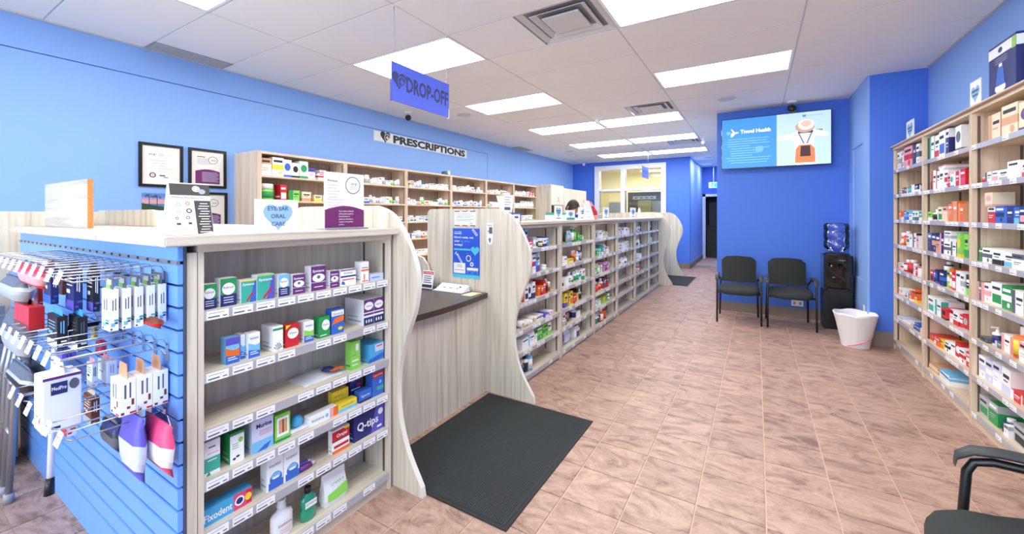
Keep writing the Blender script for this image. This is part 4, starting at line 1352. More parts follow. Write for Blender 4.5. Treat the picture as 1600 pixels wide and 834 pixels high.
# ================================================================== AISLE BAYS
AISLE = {
    0: ['Cnl:5x17 Clr:6x18 Fmw:9x7 Csw:7x10 Bwk:5x9 Jkq:7x8 Cwn:6x8 Cbl:6x9',
        'Crn:3x15 Cnw:4x15 Cnm:4x15 Csf:4x14 _2 Cwr:3x17 Cwv:4x17 Clv:4x18 Cwv:4x18 _8 Jww:6x5',
        'Bro:5x13 Cwn:6x13 Cwn:6x14 Cwn:6x15 _6 Coo:5x9 Cor:4x9 Crr:5x13 Brk:5x14 Jer:6x10',
        'Rwi:5x6 Rqw:4x5 Rww:5x5 Rww:4x4 Rqi:5x6 Rww:4x5 Fwn:13x4 Fvw:10x3 Fwf:8x4',
        'Fww:11x9 Fwl:13x10 ^Fwr:10x4 Cwg:4x12 Cge:11x13 Ceg:10x13 Cwe:8x12',
        'Bdn:5x14 Bwkk:7x18 _1 Blww:7x19'],
    1: ['_25 Bls:5x13 Bls:5x13 Pgw:6x19 Pge:6x18 Cge:7x10 Ceg:9x7 Jew:5x5',
        'Fww:9x5 Fww:11x9 _2 Fyq:14x5 Boa:5x13w Boo:5x13w Blw:5x9 Bwb:6x11 Bps:6x16',
        'Btw:6x8 Jqk:8x8 Cww:7x9 Cwg:5x8 Bww:6x13 Jwa:8x7 Bwg:6x12 Bwt:7x13g Cwg:6x12 Cwg:6x13 Cww:5x12',
        '_12 Cyv:8x15 Cyn:7x14 Cyo:7x15 Cro:6x9 Cmr:7x8 Cyk:5x15 _2 Bsk:7x13k',
        'Rqi:6x6 Cws:7x15 Cks:4x13 Cki:7x15 _16 Bwn:7x13 Cww:9x7',
        'Cuv:8x14 Kkn:9x18 Kwu:14x19 _12 Gwp:15x17'],
    2: ['Bwk:5x14 Bkw:5x12 Bwk:5x12 _1 Cws:6x6 Cws:7x7 Cww:5x10 Bew:6x8 Cqe:8x8 Cwe:7x7',
        'Bew:6x8 Beg:7x10 Cge:8x7 Cwt:6x9 Ctl:6x12 Ctw:5x13 Cwm:6x14 Cfw:6x12 Cwf:6x10 Cww:6x9',
        'Cwf:7x8 Bmw:6x7 Bge:6x11 Bew:7x13 Cwg:7x10 _2 Cfp:6x13 Cvf:6x14 Cpf:6x13 Cfm:6x12 Cpw:6x12',
        'Bwb:6x8 Bor:6x13 Brm:6x13 Bmo:6x12 Byr:6x10 Bwr:7x15 _2 Cap:7x13 Cpa:7x14 Crp:7x12',
        'Jwb:8x7 Jsw:8x9 Jws:8x8 Cww:7x8 Ceg:8x7 Cye:7x8 Ceg:10x9 Jgw:9x9',
        'Gwr:13x13 Bwg:7x14 Bwn:6x13k Bkr:6x13 Bow:8x17 Bor:7x18 Bro:8x18'],
    3: ['Cwk:7x11 Jwk:7x9 Cws:6x10 Bwd:6x12 Fws:12x10 Jww:7x8 Cww:9x11 Cww:8x10 Cww:8x9',
        'Bow:7x10 Bof:6x9 Fws:16x9 ^Fws:15x4 Fww:13x11 Cww:9x10 Cws:8x12 Cww:8x10',
        'Bkw:6x8g Bwg:7x9g Cwr:6x6 Cww:6x7 Jww:7x9 Bww:6x11 Bww:6x10 Jwk:7x8 Bww:7x11', '', '', ''],
    4: ['Jwd:9x13 Bww:8x13 Cwk:6x8 Cwk:8x9 Bww:7x10 Bwk:7x11', 'Bww:8x15g Bwg:7x9g Bwk:7x10g Bwg:7x10g Jww:8x9 Bwg:7x11g', 'Cww:8x6 Cws:9x9 Bww:7x10 Jww:8x8 Jww:9x9 Cww:8x8', 'Cwf:9x7 Cwr:9x8 Fwr:11x6 Brw:8x12 Bor:9x14', '', ''],
    5: ['Jww:12x14 Bku:8x8 Bkp:8x8 Bpk:9x9', 'Bwg:8x9 Bwt:8x9 Bww:8x10 Bwg:8x9 Jww:8x9', '', '', '', ''],
}
for k, rows in AISLE.items():
    for q, sp_ in enumerate(rows):
        fill(sp_.replace('x14r', 'x14').replace('x19k', 'x19').replace('x13w', 'x13').replace('x13g', 'x13').replace('x13k', 'x13').replace('x8g', 'x8').replace('x9g', 'x9').replace('x10g', 'x10').replace('x11g', 'x11').replace('x15g', 'x15'),
             BY[k] + (0.24 if k == 0 else 0.04), BY[k + 1] - 0.035, RS[q], -1.755, 0, '%s shelf, %s aisle bay' % (ORD[q], ORD[k]), 'products in the %s aisle bay' % ORD[k], depth=0.12)

# ================================================================== DISPENSARY STOCK
D1 = ['Cwi:11x19 Cwy:12x21 Cwb:9x20 Cwk:8x17 Cwg:10x20 Cwv:9x13 _3 Cwr:14x8 ^Cwr:8x4 _3 Cww:9x10', 'Jeg:16x18 _4 Crw:7x18 _3 Ceg:11x12 _2 Cqi:11x11 _4 Cqy:10x8 _2 Cww:7x8']
for q, sp_ in enumerate(D1):
    fill(sp_, DY[0] + 0.04, DY[1] - 0.04, DS[q], -4.53, 0, '%s shelf, first dispensary bay' % ORD[q], 'stock in the first dispensary bay', depth=0.12)
pool = ['Lww', 'Lww', 'Lwu', 'Lws', 'Mww', 'Mws', 'Mwu', 'Mwg', 'Lww', 'Mwo', 'Mwq', 'Lwu', 'Mwb', 'Lwe']
plan = {1: [(0, 0, 1), (1, 0, 1), (2, .72, 1)], 2: [(0, 0, 1), (1, 0, 1), (2, 0, .6), (3, 0, .6), (4, 0, .55), (5, 0, .5)], 3: [(0, 0, 1), (1, 0, 1)], 4: [(0, 0, 1), (1, 0, 1)], 5: [(0, 0, 1), (1, 0, 1), (2, 0, 1)]}
for k, rows in plan.items():
    for q, a, b in rows:
        y0, y1 = DY[k] + 0.035, DY[k + 1] - 0.035
        yy0, yy1 = y0 + (y1 - y0) * a, y0 + (y1 - y0) * b
        toks, y = [], 0.0
        while y < yy1 - yy0 - 0.03:
            c = rnd.choice(pool)
            ww = rnd.choice([5, 6, 6, 7, 8]) if c[0] == 'L' else rnd.choice([6, 8, 9, 11])
            hh = rnd.choice([7, 8, 9, 10, 11, 12]) if c[0] == 'L' else rnd.choice([5, 7, 8, 9, 10])
            if k == 5 and q == 1 and y > 0.35:
                c, ww, hh = 'Bww', 7, 15
            if k == 5 and q == 0 and y > 0.6:
                c, ww, hh = 'Mrw', 7, 11
            toks.append('%s:%dx%d' % (c, ww, hh))
            if c[0] == 'M' and rnd.random() < 0.25 and hh < 8:
                toks.append('^Mwu:%dx3' % (ww - 1))
            y += ww / 100 + 0.006
        fill(' '.join(toks), yy0, yy1, DS[q], -4.53, 0, '%s shelf, %s dispensary bay' % (ORD[q], ORD[k]), 'stock in the %s dispensary bay' % ORD[k], depth=0.10)

# ================================================================== WALL SHELF STOCK (bay 3 touches the pillar, filled from the pillar end)
WALL = {
    3: ['Cws:7x19 Ckw:5x20 Csw:10x19 Cfr:22x21x9 Cnd:8x21 _2 Cwd:8x20', 'Cqi:9x6 Cpd:9x7 Cdp:9x6 Ctw:9x6 Ctl:8x7 Cww:10x8 Ckw:9x8 Ckw:9x7', 'Coi:8x9 Cww:8x3 Cbl:10x9 Clb:9x10 Cww:8x6 Cwg:8x9 Cwd:8x9 Cgw:9x8',
        'Bmw:6x7 Jow:9x13 Bro:8x15 Boy:8x10 Cwd:6x12 Cww:7x13 Cwk:9x14 Cfw:9x12', 'Cfw:9x7 Cwr:6x8 Brw:9x12 Brr:11x13 Bra:9x10 Cwr:8x8 Crw:9x8 Bww:8x12', 'Cwo:9x7 Cwf:9x8 _3 Cwd:9x6 Cwk:8x6 Cow:8x6 ^Coy:8x6 Coy:9x7 ^Coa:9x6',
        'Fuw:20x2 Fww:16x2 Fws:14x3 Fnb:18x4 ^Fbn:12x3 Fwf:9x5', ''],
    2: ['Cwt:12x21 Cwr:12x20 _1 Cwb:14x21x22 Cnw:6x21 _8 Cwd:12x20', 'Bak:6x12 Cwr:9x17 Cww:7x16 Cww:8x17 ^Cwf:16x3 Cwr:7x15 Cfr:7x12 Cwt:7x11 Crw:9x12 Crm:9x13', 'Cew:8x8 Bwk:7x10 Bkw:7x10 Cqg:8x12 Cqf:9x12 Coi:9x14 Cio:10x16 Coi:8x14',
        'Cnb:9x16 Cni:9x16 Cin:8x15 Cnf:9x17 Fwd:12x10 ^Fws:13x9 Cwd:10x11 Cey:8x18 Ceg:7x18', 'Crn:7x10 Cbn:7x11 Cnb:6x12 Cmr:6x11 Cnb:8x12 ^Bkw:6x8 Cew:6x14 Cow:7x16 Crw:7x14 Cww:8x16 Cws:7x15 Cke:6x15', 'Cwt:16x14 Cwt:14x13 _0 Crk:10x9 Cwr:10x10 Cwr:10x11 Crw:8x10 Crs:9x12',
        'Cro:10x6 Crw:9x7 Cor:8x7 Cyo:7x8 Cwk:8x9 Cww:9x10 Crw:10x13 Cwr:9x11 Crw:8x11', 'Fiq:20x5x20 _3 Fwl:24x6x18 ^Flw:20x2x16'],
    1: ['_14 Cqi:16x17x12 _2 Cqi:17x19x12 _2 Cqp:14x17', 'Bwr:8x6 Cwd:9x7 Cwf:8x7 Cws:10x7 Cww:13x11x14 Cwr:6x10 Crt:10x13', '_10 Crw:11x11x10 ^Cqf:11x9x10 Cbn:10x11x10 Cnb:10x10 Cbl:9x10 Cnf:9x10 Cim:8x10', 'Cgd:7x9 Cwd:11x10x14 Cwk:12x10x14 Cwl:13x9x14 Cwd:12x9',
        'Cdf:6x13 Cwf:7x13x14 _1 Cwg:14x15x18 Cgw:11x15 _1 Cwd:14x14', '_4 Fdk:9x3 Pwn:5x12 Fdu:8x4 Cwf:10x11 Jqo:1x1 Boy:11x19 _2 Cwf:12x12', 'Cwu:9x15x12 Cuw:9x15x12 Cwu:9x16x12 Cwu:11x16x14 _0 Crw:12x6 Crf:12x8', 'Csg:12x13x18 Cgs:12x14x18 Bnk:8x9 Cws:5x7 _2 Csk:18x12x18'],
}
for k, rows in WALL.items():
    for q, sp_ in enumerate(rows):
        fill(sp_.replace('Jqo:1x1 ', ''), WYS[k + 1] - 0.03, WYS[k] + 0.03, WS[q], 1.325, pi, '%s shelf, wall bay %s' % (ORD[q], wl_names[k].replace('the ', '').replace('touching', 'by')), 'products in the wall bay ' + wl_names[k], depth=0.14)

# ================================================================== HOOKS AND PACKS ON THE SLATWALL
TAGW = mat('tag_paper', (244, 244, 248), 0.5)


def hook_thing(x, z, ln, label):
    t = thing('wire_hook', label, 'hook', (x, 0.606, z), 0, 'chrome wire hooks on the slatwall')
    MB().bbox(-0.012, 0.012, -0.004, 0.0, -0.055, 0.004, CHROME, b=0.001).local('back_plate', t)
    MB().tube([(0, -0.004, -0.03), (0, -0.012, -0.028), (0, -0.02, -0.012), (0, -0.035, -0.004), (0, -ln + 0.02, -0.004), (0, -ln, 0.008)], 0.0026, CHROME, n=6).local('peg', t)
    MB().tube([(0, -0.003, 0.0), (0, -0.012, 0.022), (0, -0.03, 0.026), (0, -ln - 0.004, 0.026)], 0.0022, CHROME, n=6).local('tag_arm', t)
    g = MB()
    g.add([(-0.022, -ln - 0.004, 0.034), (0.022, -ln - 0.004, 0.034), (0.022, -ln - 0.017, -0.004), (-0.022, -ln - 0.017, -0.004),
           (-0.022, -ln - 0.002, 0.033), (0.022, -ln - 0.002, 0.033), (0.022, -ln - 0.015, -0.005), (-0.022, -ln - 0.015, -0.005)],
          [(0, 1, 2, 3), (7, 6, 5, 4), (0, 4, 5, 1), (1, 5, 6, 2), (2, 6, 7, 3), (3, 7, 4, 0)], TAGW)
    d = Vector((0, -0.013, -0.038))
    o = Vector((-0.022, -ln - 0.0045, 0.034))
    n_ = Vector((0, -0.0007, 0.0003))
    for a, b, c_, e in ((.006, .34, .020, .44), (.024, .34, .032, .42), (.006, .6, .026, .65)):
        g.add([o + n_ + VX * a + d * b, o + n_ + VX * c_ + d * b, o + n_ + VX * c_ + d * e, o + n_ + VX * a + d * e], [(0, 1, 2, 3)], GREYP)
    g.local('price_holder', t)
    return t


rows = [(1.285, -1.80, 0.105, 12, 0.25, 'top row'), (1.05, -2.05, 0.115, 8, 0.25, 'middle row'), (0.83, -1.80, 0.12, 7, 0.25, 'lower row'), (0.72, -2.05, 0.13, 4, 0.24, 'bottom row')]
rows = [(1.275, -1.80, 0.105, 12, 0.25, 'top row'), (1.020, -1.78, 0.105, 8, 0.26, 'middle row'), (0.790, -1.80, 0.125, 6, 0.25, 'lower row')]
for z, x0, st, n_, ln, nm in rows:
    for k in range(n_):
        hook_thing(x0 - k * st, z, ln, 'chrome wire hook with price holder, %s in the %s of the slatwall' % (ORD[k], nm))


def hang(kind, label, cx, ytop, wpx, hpx, Y, cols, depth=0.03, tilt=0.0, style='box', cat='pack'):
    """a hanging pack whose front stands at depth Y; size read off the photograph at that depth"""
    a = on_y(cx - wpx / 2, ytop, Y)
    b = on_y(cx + wpx / 2, ytop, Y)
    mtop = on_y(cx, ytop, Y)
    mbot = on_y(cx, ytop + hpx, Y)
    W, Hh = b.x - a.x, mtop.z - mbot.z
    X, zb = (a.x + b.x) / 2, mbot.z
    c = [pm(q) for q in cols]
    if style == 'box':
        # the pack shows its front and the side towards the shop floor: share the width between them
        b = on_y(cx - wpx * 0.02, ytop, Y)
        sd = on_x(cx + wpx / 2, ytop, b.x)
        depth = max(0.012, min(0.16, sd.y - Y))
        W, X = b.x - a.x, (a.x + b.x) / 2
        t = thing(kind, label, cat, (X, Y, zb), 0, 'packs hanging on the slatwall hooks')
        m = MB()
        m.bbox(-W / 2, W / 2, 0, depth, 0, Hh * 0.84, c[0], b=0.0015)
        o, u, v = frame_y(-W / 2, 0, 0)
        m.rect(o, u, v, 0, 0, W, Hh * .2, c[1], 0.0005)
        m.rect(o, u, v, W * .15, Hh * .34, W * .55, Hh * .42, c[2], 0.0005)
        for q in range(3):
            m.rect(o, u, v, W * .15, Hh * (.5 + .08 * q), W * .82, Hh * (.525 + .08 * q), c[2], 0.0005)
        o, u, v = Vector((W / 2, 0, 0)), VY, VZ
        m.rect(o, u, v, depth * .3, Hh * .40, depth * .42, Hh * .7, c[2], 0.0005)
        m.rect(o, u, v, depth * .55, Hh * .38, depth * .68, Hh * .72, c[2], 0.0005)
        m.rect(o, u, v, depth * .35, Hh * .16, depth * .9, Hh * .2, c[1], 0.0005)
        m.rect(o, u, v, depth * .1, Hh * .06, depth * .5, Hh * .1, c[1], 0.0005)
        m.local('body', t)
        h = MB()
        h.prism([(-W * .5, Hh * .84), (W * .5, Hh * .84), (W * .42, Hh), (-W * .42, Hh)], 1, depth * .5, depth * .5 + 0.001, c[3] if len(c) > 3 else c[0])
        h.local('hang_tab', t)
    elif style == 'bag':
        t = thing(kind, label, cat, (X, Y, zb), 0, 'packs hanging on the slatwall hooks')
        m = MB()
        N = 7
        vs = []
        for i in range(N + 1):
            f = i / N
            th = depth * (0.15 + sin(pi * min(f * 1.05, 1.0)) ** 0.6)
            ww = W * (0.5 - 0.03 * sin(f * 9))
            for (sx, sy) in ((-1, 0), (-.6, -1), (.6, -1), (1, 0), (.6, 1), (-.6, 1)):
                vs.append((ww * sx + 0.004 * sin(i * 3 + sx), depth / 2 + th * 0.5 * sy, Hh * 0.86 * f))
        seg = lambda i: [(i * 6 + q, i * 6 + (q + 1) % 6, (i + 1) * 6 + (q + 1) % 6, (i + 1) * 6 + q) for q in range(6)]
        for i in range(N):
            m.add(vs, seg(i), c[0] if i < 1 or i > 4 else c[1] if i < 4 else c[2], True)
        m.add(vs, [(5, 4, 3, 2, 1, 0), tuple(range(N * 6, N * 6 + 6))], c[0])
        m.local('body', t)
        MB().prism([(-W * .42, Hh * .84), (W * .42, Hh * .84), (W * .3, Hh), (-W * .3, Hh)], 1, depth * .5, depth * .5 + 0.0012, CLEAR).local('film_header', t)
    return t


# white slim packs strung along the first top hook, in line away from the wall
for k in range(5):
    t = thing('slim_pack', 'white slim hanging pack with dark photo header, %s out from the slatwall' % ORD[k], 'pack', (-1.805, 0.598 - k * 0.031, 1.105), 0, 'packs hanging on the slatwall hooks')
    m = MB().bbox(-0.04, 0.035, -0.022, 0.0, 0, 0.134, 'w', b=0.001)
    for (o, u, v, W) in ((Vector((0.035, -0.022, 0)), VY, VZ, 0.022), (Vector((-0.04, -0.022, 0)), VX, VZ, 0.075)):
        m.rect(o, u, v, W * .3, .066, W * .42, .10, 'd', .0004)
        m.rect(o, u, v, W * .6, .066, W * .72, .104, 'd', .0004)
        m.rect(o, u, v, W * .5, .03, W * .95, .037, 't', .0004)
        m.rect(o, u, v, W * .15, .014, W * .6, .026, 'l', .0004)
        m.rect(o, u, v, W * .55, .022, W * .9, .028, 'n', .0004)
        m.rect(o, u, v, W * .1, .004, W * .3, .009, 'k', .0004)
    m.local('body', t)
    h = MB().box(-0.038, 0.034, -0.014, -0.012, 0.128, 0.172, 'd')
    h.rect(Vector((-0.038, -0.014, 0.128)), VX, VZ, .01, .006, .05, .03, 'e', .0006)
    h.rect(Vector((-0.038, -0.014, 0.128)), VX, VZ, .02, .02, .06, .036, 'w', .0008)
    h.local('header_card', t)
for k in range(3):
    t = thing('brace_pack', 'white carton with red print on the middle row, %s from the slatwall' % ORD[k], 'pack', (-1.79, 0.600 - k * 0.043, 0.825), 0, 'packs hanging on the slatwall hooks')
    m = MB().bbox(-0.05, 0.03, -0.042, 0.0, 0, 0.118, 'w', b=0.001)
    for (o, u, v, W) in ((Vector((0.03, -0.042, 0)), VY, VZ, 0.042), (Vector((-0.05, -0.042, 0)), VX, VZ, 0.08)):
        m.rect(o, u, v, W * .3, .055, W * .42, .10, 'd', .0004)
        m.rect(o, u, v, W * .6, .055, W * .7, .105, 'd', .0004)
        m.rect(o, u, v, W * .72, .03, W * .88, .05, 'a', .0004)
        m.rect(o, u, v, W * .45, .02, W * .65, .028, 'a', .0004)
        m.rect(o, u, v, W * .1, .004, W * .3, .012, 'a', .0004)
        m.rect(o, u, v, W * .62, .003, W * .98, .009, 'r', .0004)
    m.local('body', t)
    h = MB().prism([(-0.05, 0.118), (0.03, 0.118), (0.02, 0.165), (-0.04, 0.165)], 1, -0.022, -0.020, 'i')
    h.local('hang_tab', t)

hang('gel_wrap_bag', 'violet and white soft pack hanging in clear film, lower row', 198, 632, 34, 112, 0.50, 'vuv', 0.035, style='bag')
hang('bottle_pack', 'white and raspberry pack in clear plastic, lower row nearest the end board'.replace('nearest', 'beside'), 238, 645, 44, 88, 0.54, 'mwmw', 0.035, style='bag')
hang('brace_box', 'tall navy box with grey foot band, third from the white packs', 80, 408, 24, 68, 0.42, 'nbwk', 0.05)
hang('brace_box', 'tall dark navy box with oval emblem beside the white packs', 116, 410, 27, 76, 0.46, 'nvwk', 0.05)
hang('brace_box', 'tall black and blue box tight beside the white slim packs', 146, 412, 21, 76, 0.50, 'kvwk', 0.05)
hang('brace_box', 'black box with pale blue top hanging below the navy boxes', 90, 486, 32, 60, 0.42, 'kwlc', 0.05)
hang('brace_box', 'second black box with pale blue top beside the blue wall', 122, 486, 30, 64, 0.46, 'kwdc', 0.05)
hang('red_pouch', 'bright red flat pouch with pale printing on the top row', 42, 409, 40, 38, 0.36, 'rfm', 0.03, style='bag')
hang('red_box', 'large glossy red box on the middle row', 46, 474, 48, 46, 0.38, 'rara', 0.06)
hang('red_box', 'narrow red box with white header beneath the pouch', 60, 445, 15, 34, 0.44, 'rwaw', 0.04)
hang('brown_pack', 'dark maroon pack between two navy boxes', 98, 415, 12, 46, 0.50, 'aakk', 0.03)
hang('blue_sleeve_box', 'blue low box under the middle row of hooks', 98, 552, 42, 14, 0.44, 'vvnn', 0.05)
hang('yellow_card', 'small yellow and black card pack on the middle row', 147, 508, 10, 22, 0.55, 'yyky', 0.02)
hang('pink_pack', 'pink and red pack hanging on the middle row', 158, 530, 18, 26, 0.55, 'mrrm', 0.02)
hang('wrap_pack', 'crumpled white wrap pack on the middle row', 168, 560, 30, 40, 0.54, 'wwsf', 0.03)
hang('slim_carton_pack', 'narrow white carton turned sideways on the middle row', 144, 562, 17, 44, 0.50, 'wskf', 0.03)
gb = thing('glove_box', 'large white medical supply box with navy lettering block', 'box', (-2.06, 0.35, 0.755), 0, 'packs hanging on the slatwall hooks')
MB().bbox(-0.05, 0.06, 0, 0.09, 0, 0.185, 'w', b=.002).local('body', gb)
MB().prism([(-.05, .185), (.05, .185), (.03, .22), (-.03, .22)], 1, .05, .052, 'w').local('hang_tab', gb)
m = MB()
o, u, v = Vector((0.0605, 0, 0)), VY, VZ
m.rect(o, u, v, 0.018, 0.125, 0.056, 0.165, 'n', 0.0008)
m.text('MedPro', o, u, v, 0.037, 0.14, 0.012, 'w', 0.034, lift=0.0014, bold=0.02)
m.ell(o, u, v, .072, .15, .012, .018, 'd', 14, .0008)
m.rect(o, u, v, 0.0, 0.176, 0.09, 0.185, 'p', 0.0007)
m.rect(o, u, v, 0.02, 0.012, 0.04, 0.02, 'n', 0.0007)
m.local('printed_block', gb)
hang('red_white_pack', 'red and white pack with clear window on the bottom row', 105, 622, 30, 62, 0.42, 'wrrr', 0.02)
hang('red_tube_pack', 'small pale card pack with dark red roll on lower row', 143, 614, 26, 52, 0.52, 'aswq', 0.02)
hang('gel_wrap_bag', 'dark blue pack in crinkled film, lower row behind violet one', 166, 655, 28, 44, 0.56, 'ndk', 0.03, style='bag')
hang('gel_wrap_bag', 'grey and black film pack at the middle of lower row', 48, 562, 36, 38, 0.46, 'dks', 0.03, style='bag')
hang('red_roll', 'dark red bandage roll hanging under the white slim packs', 230, 494, 26, 17, 0.54, 'ara', 0.03, style='bag')
hang('grey_bag', 'grey padded pack hanging at the window end of the top row', 9, 428, 34, 44, 0.36, 'dss', 0.06, style='bag')
hang('grey_bag', 'tall grey brace bag below the grey padded pack', 14, 476, 34, 84, 0.40, 'dsd', 0.06, style='bag')
hang('grey_bag', 'dark film pack on the middle row by the floor walker', 22, 570, 34, 40, 0.40, 'dks', 0.05, style='bag')

# white cane hanging in front of the slatwall
cn = thing('walking_cane', 'white walking cane with black rubber tip hanging below the medical box', 'cane', (-2.3, 0.42, 0.42))
MB().tube([(-2.325, 0.44, 0.98), (-2.29, 0.42, 0.475)], 0.010, TRIMW, n=12).build('shaft', cn)
MB().tube([(-2.29, 0.42, 0.485), (-2.283, 0.416, 0.425)], [0.012, 0.015], BLACKP, n=12).build('rubber_tip', cn)
MB().tube([(-2.325, 0.44, 0.98), (-2.328, 0.45, 1.02), (-2.33, 0.50, 1.04), (-2.33, 0.56, 1.03)], 0.012, BLACKP, n=10).build('handle', cn)
# folded walker wrapped in grey film, at the end of the slatwall
wk = thing('folded_walker', 'folded grey aluminium walker leaning at the window end of the slatwall', 'walker', (-3.35, 0.42, 0.0))
for k in range(4):
    x = -3.62 + k * 0.11
    MB().tube([(x, 0.46, 0.02), (x + 0.02, 0.48, 0.62), (x + 0.08, 0.50, 0.82)], 0.014, ALU, n=8).build('leg', wk)
    MB().tube([(x, 0.46, 0.0), (x, 0.46, 0.05)], 0.02, GREYP, n=8).build('foot', wk)
MB().tube([(-3.60, 0.47, 0.35), (-3.27, 0.47, 0.35)], 0.011, ALU).build('crossbar', wk)
MB().tube([(-3.60, 0.48, 0.60), (-3.27, 0.48, 0.60)], 0.011, ALU).build('crossbar', wk)
for k in range(2):
    x = -3.55 + k * 0.22
    MB().tube([(x + 0.03, 0.50, 0.80), (x + 0.04, 0.44, 0.84), (x + 0.04, 0.34, 0.84)], 0.017, mat('foam_grip', (70, 74, 80), 0.8), n=8).build('hand_grip', wk)
cs = thing('grey_carton_stack', 'grey film covered supply bundle standing beside the folded walker', 'bundle', (-3.9, 0.35, 0))
m = MB()
m.bbox(-4.1, -3.7, 0.30, 0.56, 0.0, 0.95, mat('grey_film', (124, 130, 140), 0.3, coat=0.3, vary=0.3, bscale=14), b=0.05)
m.build('body', cs)

# ================================================================== SIGNS
SIGN_BLUE = mat('hanging_sign_blue', (82, 108, 236), 0.45, bump=0.02, bscale=60)
SIGN_INK = mat('hanging_sign_lettering', (50, 58, 118), 0.5)


def heart_pts(s, cu, cv, n=24):
    out = []
    for k in range(n):
        t = 2 * pi * k / n
        out.append((cu + s * 0.0625 * (16 * sin(t) ** 3) * 0.5, cv + s * 0.0625 * (13 * cos(t) - 5 * cos(2 * t) - 2 * cos(3 * t) - cos(4 * t)) * 0.5))
    return out


def heart(m, o, u, v, s, cu, cv, c1, c2, lift):
    m.poly(o, u, v, heart_pts(s, cu, cv), c1, lift)
    m.ring(o, u, v, cu + s * .2, cv - s * .08, s * .30, s * .25, c2, 20, lift + .0006)
    m.rect(o, u, v, cu + s * .16, cv - s * .24, cu + s * .24, cv + s * .08, c2, lift + .0008)
    m.rect(o, u, v, cu + s * .04, cv - s * .12, cu + s * .36, cv - s * .04, c2, lift + .0009)


hs = thing('hanging_sign', 'blue hanging drop-off sign on two chains below the ceiling', 'sign', (-2.35, 2.48, 2.34))
MB().bbox(-2.355, -2.345, 2.15, 2.81, 2.34, 2.635, SIGN_BLUE, b=0.001).build('board', hs)
MB().box(-2.357, -2.343, 2.147, 2.151, 2.335, 2.64, CLEAR).build('side_channel', hs)
MB().box(-2.357, -2.343, 2.809, 2.813, 2.335, 2.64, CLEAR).build('side_channel', hs)
m = MB()
o, u, v = frame_x(-2.345, 2.15, 2.34)
heart(m, o, u, v, 0.15, 0.075, 0.17, SIGN_INK, SIGN_BLUE, 0.001)
m.text('DROP-OFF', o, u, v, 0.40, 0.10, 0.115, SIGN_INK, 0.50, lift=0.001, bold=0.03)
m.build('lettering', hs)
for y in (2.18, 2.79):
    m = MB()
    z = 2.64
    k = 0
    while z < H - 0.02:
        a = 0.0045
        m.tube([(-2.35 + (a if k % 2 else 0), y + (0 if k % 2 else a), z), (-2.35 + (a if k % 2 else 0), y + (0 if k % 2 else a), z + 0.018), (-2.35 - (a if k % 2 else 0), y - (0 if k % 2 else a), z + 0.018), (-2.35 - (a if k % 2 else 0), y - (0 if k % 2 else a), z)], 0.0013, CHROME, n=4)
        z += 0.019
        k += 1
    m.box(-2.352, -2.348, y - 0.002, y + 0.002, H - 0.03, H, CHROME)
    q = m.build('chain', hs)
    q['kind'] = 'stuff'
    MB().box(-2.36, -2.34, y - 0.012, y + 0.012, H - 0.006, H, TRIMW).build('ceiling_clip', hs)
h2 = thing('hanging_sign', 'small distant blue hanging sign on two thin wires before the back windows', 'sign', (-2.35, 10.3, 2.4))
MB().box(-2.355, -2.345, 9.97, 10.62, 2.38, 2.65, SIGN_BLUE).build('board', h2)
m = MB()
o, u, v = frame_x(-2.345, 9.97, 2.38)
m.text('PICK-UP', o, u, v, 0.36, 0.10, 0.09, SIGN_INK, 0.46, lift=0.001, bold=0.01)
heart(m, o, u, v, 0.09, 0.055, 0.15, SIGN_INK, SIGN_BLUE, 0.001)
m.build('lettering', h2)
for y in (10.0, 10.58):
    MB().tube([(-2.35, y, 2.65), (-2.35, y, H)], 0.002, CHROME, n=5).build('wire', h2)

ps_ = thing('wall_sign', 'long white prescriptions sign with black lettering on the blue wall', 'sign', (LX, 5.35, 2.6))
MB().bbox(LX, LX + 0.012, 4.20, 6.50, 2.595, 2.765, mat('sign_white', (232, 232, 236), 0.4), b=0.002).build('board', ps_)
m = MB()
o, u, v = frame_x(LX + 0.012, 4.20, 2.595)
heart(m, o, u, v, 0.20, 0.22, 0.10, INK, 'q', 0.001)
m.text('PRESCRIPTIONS', o, u, v, 1.31, 0.03, 0.112, INK, 1.86, lift=0.001, bold=0.05)
m.build('lettering', ps_)
m = MB()
o, u, v = frame_x(LX + 0.012, 4.20, 2.595)
for z_ in (0.004, 0.161):
    m.rect(o, u, v, 0.01, z_, 2.29, z_ + 0.006, 'c', 0.0008)
m.build('blue_line', ps_)

# framed certificates
FRAMEB = mat('frame_black', (14, 14, 16), 0.35)
PAPER = mat('certificate_paper', (238, 232, 222), 0.6)
PLUM = mat('plum_print', (112, 34, 100), 0.5)


